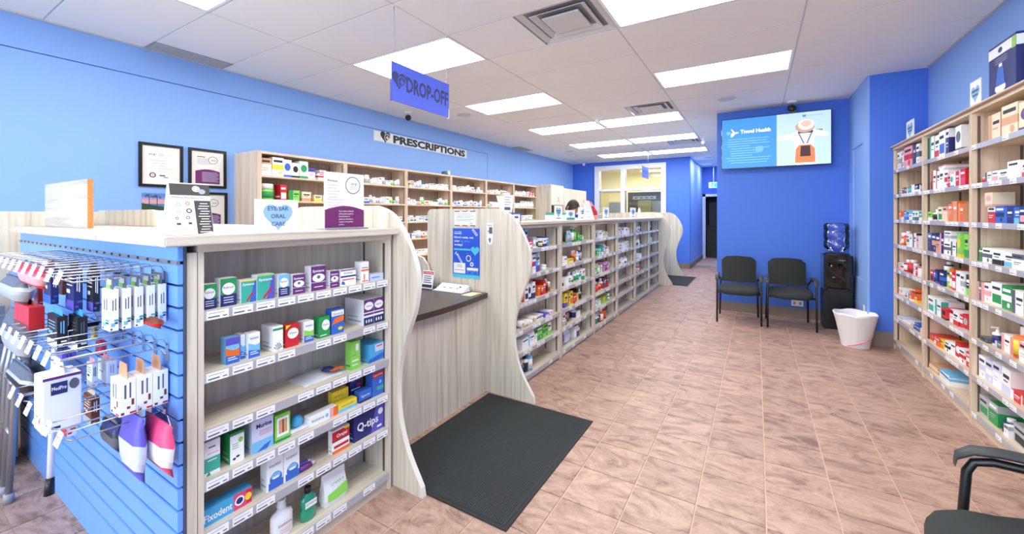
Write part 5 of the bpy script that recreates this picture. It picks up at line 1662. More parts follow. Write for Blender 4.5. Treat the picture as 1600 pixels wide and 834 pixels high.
def cert(y0, y1, z0, z1, label, plum):
    t = thing('framed_certificate', label, 'certificate', (LX, (y0 + y1) / 2, z0))
    b = 0.026
    for (a, c_, d_, e) in ((y0, y1, z0, z0 + b), (y0, y1, z1 - b, z1), (y0, y0 + b, z0 + b, z1 - b), (y1 - b, y1, z0 + b, z1 - b)):
        MB().bbox(LX, LX + 0.022, a, c_, d_, e, FRAMEB, b=0.002).build('frame_rail', t)
    p = MB().box(LX + 0.002, LX + 0.008, y0 + b, y1 - b, z0 + b, z1 - b, PAPER)
    p.build('paper', t)
    m = MB()
    W, Hh = y1 - y0 - 2 * b, z1 - z0 - 2 * b
    o, u, v = frame_x(LX + 0.0085, y0 + b, z0 + b)
    if plum:
        m.ring(o, u, v, W * .66, Hh * .76, W * .13, W * .155, GREYP, 24, 0.0005, 0.9)
        m.text('acp', o, u, v, W * .68, Hh * .74, Hh * .05, INK, W * .13, lift=0.0006)
        m.rect(o, u, v, W * .17, Hh * .83, W * .42, Hh * .85, INK, 0.0005)
        for k in range(6):
            m.rect(o, u, v, W * .17, Hh * (.79 - .033 * k), W * (.5 if k < 4 else .6), Hh * (.80 - .033 * k), 's', 0.0005)
        arc = [(W * .12, Hh * .05), (W * .88, Hh * .05), (W * .88, Hh * .42)] + [(W * (.88 - .76 * q / 8), Hh * (.42 + .06 * sin(pi * q / 8))) for q in range(1, 8)] + [(W * .12, Hh * .42)]
        m.poly(o, u, v, arc, PLUM, 0.0005)
        for k in range(8):
            m.rect(o, u, v, W * .32, Hh * (.38 - .038 * k), W * (.85 if k % 3 else .8), Hh * (.39 - .038 * k), 'u', 0.0009)
    else:
        m.text('acp', o, u, v, W * .26, Hh * .76, Hh * .055, INK, W * .18, lift=0.0006)
        for k in range(3):
            m.rect(o, u, v, W * .42, Hh * (.80 - .025 * k), W * .56, Hh * (.81 - .025 * k), 's', 0.0005)
        for k, (a, b_) in enumerate(((.2, .62), (.28, .66), (.42, .6), (.42, .78), (.42, .62))):
            m.rect(o, u, v, W * a, Hh * (.62 - .07 * k), W * b_, Hh * (.63 - .07 * k), 's', 0.0005)
        m.ring(o, u, v, W * .27, Hh * .24, W * .055, W * .085, INK, 20, 0.0005)
        m.ell(o, u, v, W * .27, Hh * .24, W * .03, W * .03, 'f', 12, 0.0005)
        m.rect(o, u, v, W * .45, Hh * .22, W * .6, Hh * .25, INK, 0.0005)
        m.rect(o, u, v, W * .55, Hh * .18, W * .68, Hh * .2, 'd', 0.0005)
    m.build('print', t)


cert(1.465, 1.81, 1.745, 2.165, 'largest black framed certificate with seal and signature, on blue wall', False)
cert(1.855, 2.20, 1.76, 2.165, 'black framed plum and white certificate beside the larger one', True)
cert(1.86, 2.21, 1.30, 1.715, 'black framed plum and white certificate half behind the tent card', True)
# calendar with palm picture
cl = thing('wall_calendar', 'wall calendar with palm tree sunset picture above a white month grid', 'calendar', (LX, 1.6, 1.2))
MB().box(LX, LX + 0.004, 1.49, 1.72, 1.20, 1.52, WHITE).build('month_page', cl)
m = MB()
o, u, v = frame_x(LX + 0.004, 1.49, 1.52)
W, Hh = 0.23, 0.165
m.rect(o, u, v, 0, 0, W, Hh, mat('dusk_blue', (96, 132, 204)), 0.0)
m.rect(o, u, v, 0, Hh * .35, W, Hh * .62, mat('dusk_pink', (214, 160, 168)), 0.0004)
m.rect(o, u, v, 0, Hh * .62, W, Hh * .74, mat('dusk_lilac', (170, 150, 192)), 0.0004)
m.rect(o, u, v, 0, Hh * .2, W, Hh * .38, mat('sea_blue', (84, 120, 170)), 0.0006)
GRN = mat('palm_green', (38, 72, 48))
m.poly(o, u, v, [(0, 0), (W, 0), (W * .8, Hh * .18), (W * .45, Hh * .28), (0, Hh * .42)], GRN, 0.0008)
for cx, top in ((.24, .8), (.5, .76)):
    m.rect(o, u, v, W * (cx - .012), Hh * .2, W * (cx + .012), Hh * top, INK, 0.001)
    for q in range(9):
        a = pi * q / 8 * 1.3 - 0.45
        m.poly(o, u, v, [(W * cx, Hh * top), (W * cx + W * .14 * cos(a), Hh * top + Hh * .17 * sin(a)), (W * cx + W * .15 * cos(a + .25), Hh * top + Hh * .13 * sin(a + .25))], GRN, 0.0012)
m.build('picture', cl)
m = MB()
o, u, v = frame_x(LX + 0.0045, 1.49, 1.20)
for k in range(6):
    for j in range(7):
        m.rect(o, u, v, 0.012 + j * 0.031, 0.02 + k * 0.045, 0.018 + j * 0.031, 0.03 + k * 0.045, 'i', 0.0003)
m.build('dates', cl)

# tent card about medical IDs
tc = thing('tent_card', 'folded tent card about medical IDs standing at the corner of the top board', 'card', (-1.80, 0.67, 1.406))
Wt, Ht = 0.128, 0.19
tilt = 0.045
y0 = 0.612
m = MB()
m.add([(-1.76, y0, 1.406), (-1.76, y0 + Wt, 1.406), (-1.76 - tilt, y0 + Wt, 1.406 + Ht), (-1.76 - tilt, y0, 1.406 + Ht),
       (-1.762, y0, 1.406), (-1.762, y0 + Wt, 1.406), (-1.762 - tilt, y0 + Wt, 1.406 + Ht), (-1.762 - tilt, y0, 1.406 + Ht)],
      [(0, 1, 2, 3), (7, 6, 5, 4), (0, 4, 5, 1), (1, 5, 6, 2), (2, 6, 7, 3), (3, 7, 4, 0)], 'w')
m.build('front_leaf', tc)
m = MB()
m.add([(-1.85, y0, 1.406), (-1.85, y0 + Wt, 1.406), (-1.762 - tilt, y0 + Wt, 1.406 + Ht), (-1.762 - tilt, y0, 1.406 + Ht),
       (-1.852, y0, 1.406), (-1.852, y0 + Wt, 1.406), (-1.764 - tilt, y0 + Wt, 1.406 + Ht), (-1.764 - tilt, y0, 1.406 + Ht)],
      [(3, 2, 1, 0), (4, 5, 6, 7), (0, 1, 5, 4), (1, 2, 6, 5), (2, 3, 7, 6), (3, 0, 4, 7)], 'u')
m.add([(-1.7625, y0 + 0.001, 1.406), (-1.85, y0 + 0.001, 1.406), (-1.762 - tilt, y0 + 0.001, 1.406 + Ht), (-1.7625, y0 + 0.0005, 1.406), (-1.85, y0 + 0.0005, 1.406), (-1.762 - tilt, y0 + 0.0005, 1.406 + Ht)], [(0, 1, 2), (5, 4, 3)], 'u')
m.build('rear_leaf', tc)
m = MB()
o = Vector((-1.76, y0, 1.406))
u = VY
v = Vector((-tilt, 0, Ht)).normalized()
L = sqrt_ = math.hypot(tilt, Ht)
DK = mat('dark_taupe_print', (70, 66, 62), 0.5)
m.rect(o, u, v, 0.004, L * .76, Wt, L * .98, DK, 0.0006)
m.ell(o, u, v, Wt * .66, L * .89, Wt * .1, L * .06, 'w', 16, 0.0009)
m.ell(o, u, v, Wt * .80, L * .84, Wt * .09, L * .05, 's', 16, 0.0011)
m.ring(o, u, v, Wt * .66, L * .89, Wt * .06, Wt * .07, DK, 16, 0.0011)
m.text('Medical IDs Save Lives!', o, u, v, Wt * .47, L * .70, L * .036, 'd', Wt * .8, lift=0.0008)
m.poly(o, u, v, [(Wt * .60, L * .01), (Wt * .99, L * .05), (Wt * .99, L * .66), (Wt * .58, L * .66)], DK, 0.0006)
for k in range(12):
    a = .035 + .05 * k
    m.rect(o, u, v, Wt * (.66 + .03 * (k % 3)), L * a + .002, Wt * (.95 - .04 * (k % 2)), L * a + .0048, 'w', 0.0009)
for cx, cy, r, c_ in ((.2, .58, .06, 's'), (.42, .60, .055, 'o'), (.2, .44, .05, 'f'), (.44, .46, .07, DK), (.14, .32, .04, 'd'), (.4, .33, .05, 'd')):
    m.ring(o, u, v, Wt * cx, L * cy, Wt * r, Wt * r * .6, c_, 14, 0.0008)
m.rect(o, u, v, Wt * .12, L * .19, Wt * .22, L * .23, DK, 0.0008)
m.rect(o, u, v, Wt * .40, L * .2, Wt * .48, L * .24, DK, 0.0008)
m.ring(o, u, v, Wt * .42, L * .11, Wt * .16, Wt * .145, 'f', 20, 0.0008, 0.35)
m.build('print', tc)

# acrylic privacy stand
pv = thing('counter_sign', 'white and plum privacy notice in a clear stand on the top board', 'sign', (-1.80, 1.34, 1.406))
MB().box(-1.803, -1.797, 1.225, 1.455, 1.406, 1.690, WHITE).build('sheet', pv)
MB().bbox(-1.87, -1.765, 1.222, 1.458, 1.4055, 1.412, CLEAR, b=0.001).build('foot', pv)
m = MB()
o, u, v = frame_x(-1.797, 1.225, 1.406)
W, Hh = .23, .284
arc = [(0, 0.008), (W, 0.008), (W, Hh * .34)] + [(W * (1 - q / 10), Hh * (.34 + .075 * sin(pi * q / 10))) for q in range(1, 10)] + [(0, Hh * .34)]
m.poly(o, u, v, arc, PLUM, 0.0005)
m.text('Privacy', o, u, v, W * .07, Hh * .835, Hh * .035, INK, W * .24, 'L', 0.0007, 0.02)
for k, t_ in enumerate(('Our pharmacy', 'respects and', 'protects your right', 'to privacy and', 'confidentiality.')):
    m.text(t_, o, u, v, W * .07, Hh * (.765 - .052 * k), Hh * .022, 'd', None, 'L', 0.0007)
for k, t_ in enumerate(('Please keep back from the', 'counter to protect the', 'privacy of patients we are', 'serving.')):
    m.text(t_, o, u, v, W * .07, Hh * (.485 - .05 * k) + .008, Hh * .022, 'd', None, 'L', 0.0007)
for k, t_ in enumerate(('If you require additional', 'privacy, please speak to', 'the pharmacist or', 'pharmacy technician to', 'request a more private', 'location.')):
    m.text(t_, o, u, v, W * .34, Hh * (.31 - .047 * k), Hh * .022, 'w', None, 'L', 0.0009, 0.01)
m.ring(o, u, v, W * .70, Hh * .79, W * .175, W * .195, 'd', 28, 0.0007)
m.text('acp', o, u, v, W * .73, Hh * .80, Hh * .055, 'd', W * .17, 'C', 0.0007)
for k in range(3):
    m.rect(o, u, v, W * .60, Hh * (.765 - .022 * k), W * .80, Hh * (.772 - .022 * k), 's', 0.0007)
m.build('print', pv)
ee = thing('counter_sign', 'white eye, ear and oral care sign with pale blue heart', 'sign', (-1.80, 1.0, 1.406))
MB().box(-1.803, -1.798, .905, 1.092, 1.406, 1.545, WHITE).build('sheet', ee)
m = MB()
o, u, v = frame_x(-1.798, .905, 1.406)
W, Hh = .187, .139
m.poly(o, u, v, heart_pts(.13, W * .52, Hh * .5), mat('pale_blue_print', (146, 184, 214), 0.5), 0.0006)
for t_, b in (('EYE/EAR', .66), ('ORAL', .42), ('CARE', .18)):
    m.text(t_, o, u, v, W * .52, Hh * b, Hh * .125, mat('slate_blue_print', (56, 96, 146), 0.5), None, 'C', 0.0012, 0.02)
m.build('print', ee)

# poster and notices on the second divider (faces the camera)
YP = 2.815
BLUEP = mat('poster_blue', (44, 92, 214), 0.4)
CY = mat('poster_cyan', (88, 200, 224), 0.4)
po = thing('poster', 'blue flu shot poster with white lettering on the wavy divider', 'poster', (-2.155, YP, 0.93))
MB().box(-2.30, -2.01, YP - 0.003, YP - 0.0005, 0.93, 1.36, BLUEP).build('sheet', po)
m = MB()
o, u, v = frame_y(-2.30, YP - 0.003, 0.93)
W, Hh = .29, .43
m.rect(o, u, v, 0, 0, W, Hh * .07, CY, 0.0005)
m.rect(o, u, v, W * .06, Hh * .885, W * .34, Hh * .90, 'w', 0.0007)
m.text('WE OFFER', o, u, v, W * .06, Hh * .915, Hh * .02, 'w', W * .28, 'L', 0.0007, 0.01)
m.text("Don't wait, get", o, u, v, W * .06, Hh * .80, Hh * .036, 'w', W * .72, 'L', 0.0007, 0.03)
m.text('your', o, u, v, W * .06, Hh * .725, Hh * .036, 'w', W * .2, 'L', 0.0007, 0.03)
m.text('flu shot', o, u, v, W * .30, Hh * .725, Hh * .036, CY, W * .34, 'L', 0.0007)
m.text('today!', o, u, v, W * .06, Hh * .65, Hh * .036, 'w', W * .31, 'L', 0.0007, 0.03)
m.rect(o, u, v, W * .05, Hh * .555, W * .68, Hh * .59, CY, 0.0007)
m.poly(o, u, v, heart_pts(W * .3, W * .84, Hh * .56), CY, 0.0009)
m.poly(o, u, v, [(W * .14, Hh * .47), (W * .19, Hh * .49), (W * .36, Hh * .33), (W * .32, Hh * .30)], 'w', 0.0007)
m.poly(o, u, v, [(W * .17, Hh * .455), (W * .19, Hh * .465), (W * .33, Hh * .335), (W * .31, Hh * .325)], BLUEP, 0.0009)
m.poly(o, u, v, [(W * .34, Hh * .315), (W * .36, Hh * .32), (W * .44, Hh * .27), (W * .43, Hh * .265)], 'w', 0.0007)
m.poly(o, u, v, [(W * .08, Hh * .48), (W * .14, Hh * .525), (W * .16, Hh * .515), (W * .10, Hh * .465)], 'w', 0.0007)
m.ring(o, u, v, W * .60, Hh * .40, W * .07, W * .095, 'w', 18, 0.0007)
m.poly(o, u, v, [(W * .72, Hh * .97), (W * .78, Hh * .99), (W * .94, Hh * .88), (W * .88, Hh * .85)], 'w', 0.0007)
m.poly(o, u, v, [(W * .745, Hh * .963), (W * .775, Hh * .972), (W * .915, Hh * .88), (W * .885, Hh * .87)], BLUEP, 0.0009)
m.rect(o, u, v, W * .04, Hh * .09, W * .48, Hh * .30, 'w', 0.0007)
m.rect(o, u, v, W * .08, Hh * .15, W * .44, Hh * .16, 'r', 0.0009)
for k in range(2):
    m.rect(o, u, v, W * .16, Hh * (.22 + .03 * k), W * .36, Hh * (.228 + .03 * k), 'd', 0.0009)
m.ring(o, u, v, W * .72, Hh * .285, W * .03, W * .065, 'w', 16, 0.0007)
m.rect(o, u, v, W * .54, Hh * .18, W * .95, Hh * .215, 'w', 0.0007)
for k in range(5):
    m.ell(o, u, v, W * (.58 + .082 * k), Hh * .175, W * .04, Hh * .018, 'w', 10, 0.0008)
for a in (.55, .76):
    m.rect(o, u, v, W * a, Hh * .08, W * (a + .17), Hh * .145, CY, 0.0007)
    m.rect(o, u, v, W * (a + .015), Hh * .085, W * (a + .155), Hh * .138, BLUEP, 0.0009)
for k in range(12):
    m.ell(o, u, v, W * (.07 + .83 * ((k * .37) % 1)), Hh * (.34 + .6 * ((k * .61) % 1)), W * .008, W * .008, 'w', 6, 0.0007)
m.build('print', po)
nt2 = thing('taped_notice', 'small white notice taped above the blue poster', 'notice', (-2.165, YP, 1.39))
MB().box(-2.28, -2.05, YP - 0.002, YP - 0.0004, 1.385, 1.505, WHITE).build('sheet', nt2)
m = MB()
o, u, v = frame_y(-2.28, YP - 0.002, 1.385)
for k in range(5):
    m.rect(o, u, v, .02, .095 - .014 * k, .21 if k % 2 else .18, .098 - .014 * k, 'd', 0.0005)
m.text('acp', o, u, v, .18, .015, .014, INK, None, 'C', .0006)
m.build('print', nt2)
m = MB()
for (zz) in (1.38, 1.503):
    for k in range(3):
        m.box(-2.28 + k * .085, -2.225 + k * .085, YP - 0.003, YP - 0.0022, zz, zz + .008, 'a')
m.build('tape', nt2)
hd = thing('hang_card', 'small white hanging card with rounded end beside the blue poster', 'card', (-1.90, YP, 1.23))
m = MB()
m.prism([(-1.935, 1.41), (-1.875, 1.41), (-1.875, 1.26), (-1.885, 1.235), (-1.905, 1.225), (-1.925, 1.235), (-1.935, 1.26)], 1, YP - 0.003, YP - 0.0005, WHITE)
m.build('card', hd)
m = MB()
o, u, v = frame_y(-1.935, YP - 0.003, 1.225)
m.rect(o, u, v, .005, .16, .055, .17, 's', .0005)
m.rect(o, u, v, .022, .095, .055, .15, 'd', .0005)
m.rect(o, u, v, .008, .11, .02, .12, 'r', .0005)
m.ring(o, u, v, .03, .045, .008, .013, 'd', 14, .0005)
m.rect(o, u, v, .024, .02, .036, .06, 'd', .0006)
m.build('print', hd)
# things on the drop-off counter
zc = 0.825
st_ = thing('counter_sign', 'small red, white and black notice in a stand on the dark counter', 'sign', (-2.50, 2.70, zc))
m = MB()
m.add([(-2.57, 2.70, zc), (-2.44, 2.70, zc), (-2.44, 2.73, zc + .155), (-2.57, 2.73, zc + .155), (-2.57, 2.703, zc), (-2.44, 2.703, zc), (-2.44, 2.733, zc + .155), (-2.57, 2.733, zc + .155)],
      [(0, 1, 2, 3), (7, 6, 5, 4), (0, 4, 5, 1), (1, 5, 6, 2), (2, 6, 7, 3), (3, 7, 4, 0)], WHITE)
m.box(-2.575, -2.435, 2.66, 2.72, zc, zc + .003, CLEAR)
m.build('sheet', st_)
m = MB()
o = Vector((-2.57, 2.70, zc))
v = Vector((0, .03, .155)).normalized()
m.rect(o, VX, v, .006, .125, .124, .15, 'r', .001)
m.text('ATTENTION', o, VX, v, .065, .131, .012, 'w', .10, lift=.0016, bold=.02)
m.rect(o, VX, v, .008, .01, .122, .035, INK, .001)
for k in range(4):
    m.rect(o, VX, v, .02, .05 + .018 * k, .11 - .01 * (k % 2), .058 + .018 * k, 'd', .001)
m.build('print', st_)
bk_ = thing('flyer_stack', 'open white booklet lying on the dark counter by the divider', 'booklet', (-2.25, 2.72, zc))
m = MB()
m.bbox(-2.40, -2.09, 2.66, 2.79, zc + .0005, zc + .008, 'w', b=.001)
m.add([(-2.40, 2.70, zc + .008), (-2.10, 2.70, zc + .008), (-2.10, 2.79, zc + .05), (-2.40, 2.79, zc + .05), (-2.40, 2.79, zc + .008), (-2.10, 2.79, zc + .008)], [(0, 1, 2, 3), (4, 3, 2, 5), (0, 3, 4), (1, 5, 2), (0, 4, 5, 1)], 'w')
m.build('pages', bk_)
m = MB()
o = Vector((-2.40, 2.70, zc + .008))
v = Vector((0, .09, .042)).normalized()
for k in range(3):
    m.rect(o, VX, v, .06 + .07 * k, .03, .09 + .07 * k, .04, 'd', .0008)
m.rect(o, VX, v, .22, .05, .24, .07, 'n', .0008)
m.build('print', bk_)
tag(MB().box(-2.06, -1.96, 2.62, 2.78, zc + .0003, zc + .0015, 'q').build('paper_slip'), 'small pale paper slip at the divider corner of the dark counter', 'paper')
tag(MB().box(-2.08, -1.98, 1.95, 2.05, zc + .0003, zc + .0013, 'w').build('paper_slip'), 'small white sticker near the front edge of the dark counter', 'paper')


# ---- cards and packages along the aisle top board
def card(y0, y1, z0, z1, x, label, tint, kind='shelf_card', lean=0.0, extra=None):
    t = thing(kind, label, 'card', (x, (y0 + y1) / 2, z0))
    MB().box(x - 0.002, x + 0.002, y0, y1, z0, z1, WHITE).build('sheet', t)
    m = MB()
    o, u, v = frame_x(x + 0.002, y0, z0)
    W, Hh = y1 - y0, z1 - z0
    m.poly(o, u, v, heart_pts(min(W, Hh) * .8, W * .5, Hh * .58), tint, .0006)
    m.rect(o, u, v, W * .2, Hh * .62, W * .8, Hh * .70, mat('slate_blue_print', (56, 96, 146)), .001)
    m.rect(o, u, v, W * .25, Hh * .48, W * .75, Hh * .55, mat('slate_blue_print', (56, 96, 146)), .001)
    m.rect(o, u, v, W * .2, Hh * .12, W * .8, Hh * .17, 'd', .001)
    if extra:
        m.rect(o, u, v, 0, 0, W, Hh * .25, extra, .0008)
    m.build('print', t)
    return t


PB = MATS['pale_blue_print']
zt = 1.4155
card(3.98, 4.18, zt, 1.575, -1.86, 'white card with pale blue heart, first along the aisle top board', PB)
card(4.30, 4.55, zt, 1.53, -1.86, 'white card with green print in front of the pharmacist', PB, extra='t')
card(4.66, 5.05, zt, 1.57, -1.86, 'widest white card with pale blue heart beside the pharmacist', PB)
card(5.60, 5.85, zt, 1.585, -1.86, 'white card with blue heart standing alone past the red bag', PB)
card(7.05, 7.40, zt, 1.60, -1.86, 'white card with blue print closest to the wavy hallway divider'.replace('closest to', 'set before'), PB)
t = thing('leaning_board', 'white slanted board leaning beside the red bag on the aisle top', 'board', (-2.0, 5.0, zt))
m = MB().prism([(4.80, zt), (5.22, zt), (5.02, 1.655), (4.86, 1.655)], 0, -1.855, -1.85, WHITE)
m.build('sheet', t)
m = MB()
o, u, v = frame_x(-1.85, 4.80, zt)
m.rect(o, u, v, .12, .03, .25, .035, 's', .0006)
m.rect(o, u, v, .12, .10, .22, .105, 's', .0006)
m.build('print', t)
t = thing('red_bag', 'red and rose plastic bag slumped on the aisle top board', 'bag', (-2.1, 5.3, zt))
m = MB()
prof = [(5.34, 1.4155, .05), (5.30, 1.47, .07), (5.24, 1.53, .08), (5.14, 1.59, .08), (5.06, 1.645, .05), (5.05, 1.665, .01)]
vs = []
for i, (yc, zz, hw) in enumerate(prof):
    for q in range(8):
        a = 2 * pi * q / 8
        vs.append((-1.89 + .05 * cos(a) + .006 * sin(i * 3 + q), yc + hw * 1.3 * sin(a) + .01 * cos(i * 2 + q * 2), zz))
for i in range(5):
    m.add(vs, [(i * 8 + q, i * 8 + (q + 1) % 8, (i + 1) * 8 + (q + 1) % 8, (i + 1) * 8 + q) for q in range(8)], 'r' if i not in (0, 3) else 'f', True)
m.add(vs, [tuple(range(8))[::-1], tuple(range(40, 48))], 'r')
m.build('body', t)
t = thing('tablet_stand', 'white angled display screen standing behind the poster divider', 'screen', (-1.9, 3.0, zt))
m = MB().prism([(2.90, 1.64), (3.16, 1.655), (3.13, 1.50), (2.97, 1.50)], 0, -1.90, -1.88, WHITE)
m.build('housing', t)
m = MB()
o, u, v = frame_x(-1.88, 2.90, 1.50)
for k in range(4):
    m.rect(o, u, v, .10, .13 - .022 * k, .21 - .02 * (k % 2), .134 - .022 * k, 'd', .0006)
m.rect(o, u, v, .10, .02, .20, .045, 'd', .0006)
m.build('print', t)
MB().tube([(-1.90, 3.05, 1.5155), (-1.92, 3.05, zt)], .01, GREYP).build('stand', t)
t = thing('blue_framed_card', 'white card in a blue frame beside the poster divider', 'card', (-1.84, 3.14, zt))
m = MB().box(-1.842, -1.838, 3.07, 3.21, zt, 1.49, WHITE)
m.build('sheet', t)
m = MB().box(-1.843, -1.835, 3.07, 3.21, 1.482, 1.495, 'b').box(-1.843, -1.835, 3.20, 3.215, zt, 1.495, 'b')
m.build('frame', t)
m = MB()
o, u, v = frame_x(-1.838, 3.07, zt)
m.rect(o, u, v, .03, .03, .10, .05, 'd', .0006)
m.build('print', t)
tag(MB().bbox(-2.1, -2.03, 5.95, 6.08, zt, 1.47, GREYP, b=.004).build('card_terminal'), 'small grey card terminal beside the blue heart card', 'terminal')
tag(MB().tube([(-2.0, 8.2, zt), (-2.0, 8.18, 1.56), (-2.0, 8.26, 1.60), (-2.0, 8.34, 1.50), (-2.0, 8.36, zt)], 0.012, TRIMW).build('bag_handle_stand'), 'thin white looped stand at the hallway end of the aisle top', 'stand')

# things on top of the wall shelving
card(5.60, 5.84, 2.229, 2.45, 1.36, 'small white card on top of wall shelving by the pillar', PB).rotation_euler = (0, 0, 0)
card(4.17, 4.34, 2.229, 2.45, 1.36, 'white card on top of the wall shelving beside the humidifier box', PB)
for nm_ in ('shelf_card',):
    for o_ in [q for q in C.objects if q.name.startswith('shelf_card') and q.location.x > 1]:
        for ch in o_.children:
            if ch.name.startswith('print'):
                ch.rotation_euler = (0, 0, pi)
hb = thing('humidifier_box', 'large navy and white humidifier box on top of the wall shelving', 'box', (1.48, 3.9, 2.229))
m = MB()
m.bbox(1.36, 1.56, 3.72, 4.06, 2.229, 2.60, 'n', b=.002)
m.build('body', hb)
m = MB()
o, u, v = frame_y(1.36, 4.06 - .34 - .001, 2.229)
W, Hh = .20, .3545
m.rect(o, u, v, 0, Hh * .82, W, Hh, 'w', .0005)
m.rect(o, u, v, W * .7, Hh * .84, W, Hh, 'e', .0008)
m.rect(o, u, v, 0, 0, W, Hh * .1, 't', .0006)
m.ell(o, u, v, W * .5, Hh * .3, W * .2, Hh * .14, 'w', 16, .0007)
m.rect(o, u, v, W * .3, Hh * .34, W * .7, Hh * .62, 'b', .0009)
m.rect(o, u, v, W * .36, Hh * .62, W * .64, Hh * .66, 'w', .0009)
for k in range(2):
    m.rect(o, u, v, W * .2, Hh * (.7 + .05 * k), W * .8, Hh * (.715 + .05 * k), 's', .0007)
o, u, v = Vector((1.3595, 4.06, 2.229)), -VY, VZ
W = .34
m.rect(o, u, v, 0, Hh * .82, W, Hh, 'w', .0005)
m.rect(o, u, v, W * .86, Hh * .8, W, Hh, 'e', .0008)
m.rect(o, u, v, 0, 0, W, Hh * .12, 't', .0006)
m.ell(o, u, v, W * .45, Hh * .22, W * .2, Hh * .1, 'w', 16, .0007)
m.poly(o, u, v, [(W * .28, Hh * .26), (W * .62, Hh * .26), (W * .56, Hh * .60), (W * .36, Hh * .60)], 'b', .0009)
m.rect(o, u, v, W * .4, Hh * .6, W * .52, Hh * .66, 'w', .0009)
m.ell(o, u, v, W * .45, Hh * .91, W * .08, Hh * .05, 'n', 14, .0009)
for k in range(3):
    m.rect(o, u, v, W * .25, Hh * (.68 + .04 * k), W * .7, Hh * (.69 + .04 * k), 's', .0007)
m.build('print', hb)
tag(MB().box(1.40, 1.56, 3.42, 3.66, 2.229, 2.58, 'w').build('white_box'), 'white box with dark print beside the navy humidifier box', 'box')

# ================================================================== TV
tv = thing('wall_tv', 'wall mounted TV showing a blue travel health slide', 'TV', (0.21, 7.0, 2.17))
MB().bbox(-0.46, 0.875, 6.955, 7.0, 2.165, 2.915, BLACKG, b=.004).build('housing', tv)
MB().box(0.0, 0.4, 7.0, 7.10, 2.35, 2.7, BLACKP).build('wall_bracket', tv)


def em(name, c, s=1.0):
    return mat(name, c, 0.5, emit=s * 0.5)


SB, SW, ST = em('screen_blue', (56, 132, 214), 0.9), em('screen_pale', (176, 200, 232), 0.9), em('screen_white', (246, 250, 255), 0.95)
m = MB()
o, u, v = frame_y(-0.45, 6.954, 2.175)
W, Hh = 1.315, .73
m.rect(o, u, v, 0, 0, W * .53, Hh, SB, .0005)
m.rect(o, u, v, W * .53, 0, W, Hh, SW, .0005)
m.text('Travel Health', o, u, v, W * .33, Hh * .70, Hh * .07, ST, W * .29, lift=.002, bold=.03)
m.poly(o, u, v, heart_pts(W * .045, W * .065, Hh * .72), em('screen_light', (120, 176, 226), .9), .002)
m.poly(o, u, v, [(W * .09, Hh * .64), (W * .105, Hh * .64), (W * .135, Hh * .70), (W * .165, Hh * .71), (W * .165, Hh * .73), (W * .13, Hh * .73), (W * .10, Hh * .80), (W * .09, Hh * .80), (W * .11, Hh * .73), (W * .09, Hh * .70)], ST, .002)
for k in range(11):
    a, b = ((.06, .46), (.05, .44), (.05, .47), (.05, .28), (.09, .47), (.08, .40), (.09, .36), (.09, .30), (.04, .48), (.06, .46), (.09, .44))[k]
    m.rect(o, u, v, W * a, Hh * (.58 - .048 * k), W * b, Hh * (.592 - .048 * k), em('screen_light', (120, 176, 226), .9), .002)
m.ell(o, u, v, W * .37, Hh * .36, W * .04, Hh * .07, em('screen_glow', (96, 158, 220), .9), 16, .0015)
cx = .78
m.poly(o, u, v, [(W * (cx - .07), 0), (W * (cx + .10), 0), (W * (cx + .07), Hh * .3), (W * (cx + .085), Hh * .55), (W * (cx + .18), Hh * .50), (W * (cx + .2), Hh * .58), (W * (cx + .06), Hh * .68), (W * (cx - .04), Hh * .68), (W * (cx - .12), Hh * .60), (W * (cx - .24), Hh * .58), (W * (cx - .25), Hh * .50), (W * (cx - .1), Hh * .48)], em('screen_shirt', (232, 238, 250), .9), .0012)
m.ell(o, u, v, W * cx, Hh * .72, W * .085, Hh * .11, em('screen_hat', (190, 150, 130), .85), 20, .002)
m.ell(o, u, v, W * (cx + .01), Hh * .76, W * .07, Hh * .10, em('screen_hat_light', (240, 214, 196), .9), 20, .0025)
m.ell(o, u, v, W * (cx + .01), Hh * .78, W * .045, Hh * .06, em('screen_hat_crown', (214, 178, 158), .85), 18, .003)
m.rect(o, u, v, W * (cx - .06), Hh * .60, W * (cx + .07), Hh * .65, em('screen_hair', (60, 58, 78), .8), .0016)
m.poly(o, u, v, [(W * (cx - .085), Hh * .04), (W * (cx + .09), Hh * .04), (W * (cx + .085), Hh * .3), (W * (cx + .05), Hh * .38), (W * (cx - .05), Hh * .38), (W * (cx - .08), Hh * .3)], em('screen_pack', (196, 120, 70), .85), .002)
m.poly(o, u, v, [(W * (cx - .04), Hh * .16), (W * (cx + .05), Hh * .16), (W * (cx + .045), Hh * .36), (W * (cx - .035), Hh * .36)], em('screen_flap', (66, 40, 34), .8), .0026)
m.poly(o, u, v, [(W * (cx - .06), Hh * .6), (W * (cx - .045), Hh * .6), (W * (cx + .0), Hh * .40), (W * (cx - .015), Hh * .40)], em('screen_strap', (110, 118, 140), .8), .0022)
m.poly(o, u, v, [(W * (cx + .065), Hh * .6), (W * (cx + .05), Hh * .6), (W * (cx + .01), Hh * .40), (W * (cx + .025), Hh * .40)], MATS['screen_strap'], .0022)
m.poly(o, u, v, [(W * .58, Hh * .48), (W * .66, Hh * .62), (W * .66, Hh * .48)], em('screen_green', (120, 186, 170), .85), .0011)
m.rect(o, u, v, W * .87, Hh * .60, W * .93, Hh * .66, em('screen_olive', (140, 140, 96), .85), .0011)
m.poly(o, u, v, heart_pts(W * .035, W * .775, Hh * .93), SB, .0011)
m.rect(o, u, v, W * .80, Hh * .925, W * .93, Hh * .935, em('screen_light', (120, 176, 226), .9), .0011)
m.build('screen', tv)

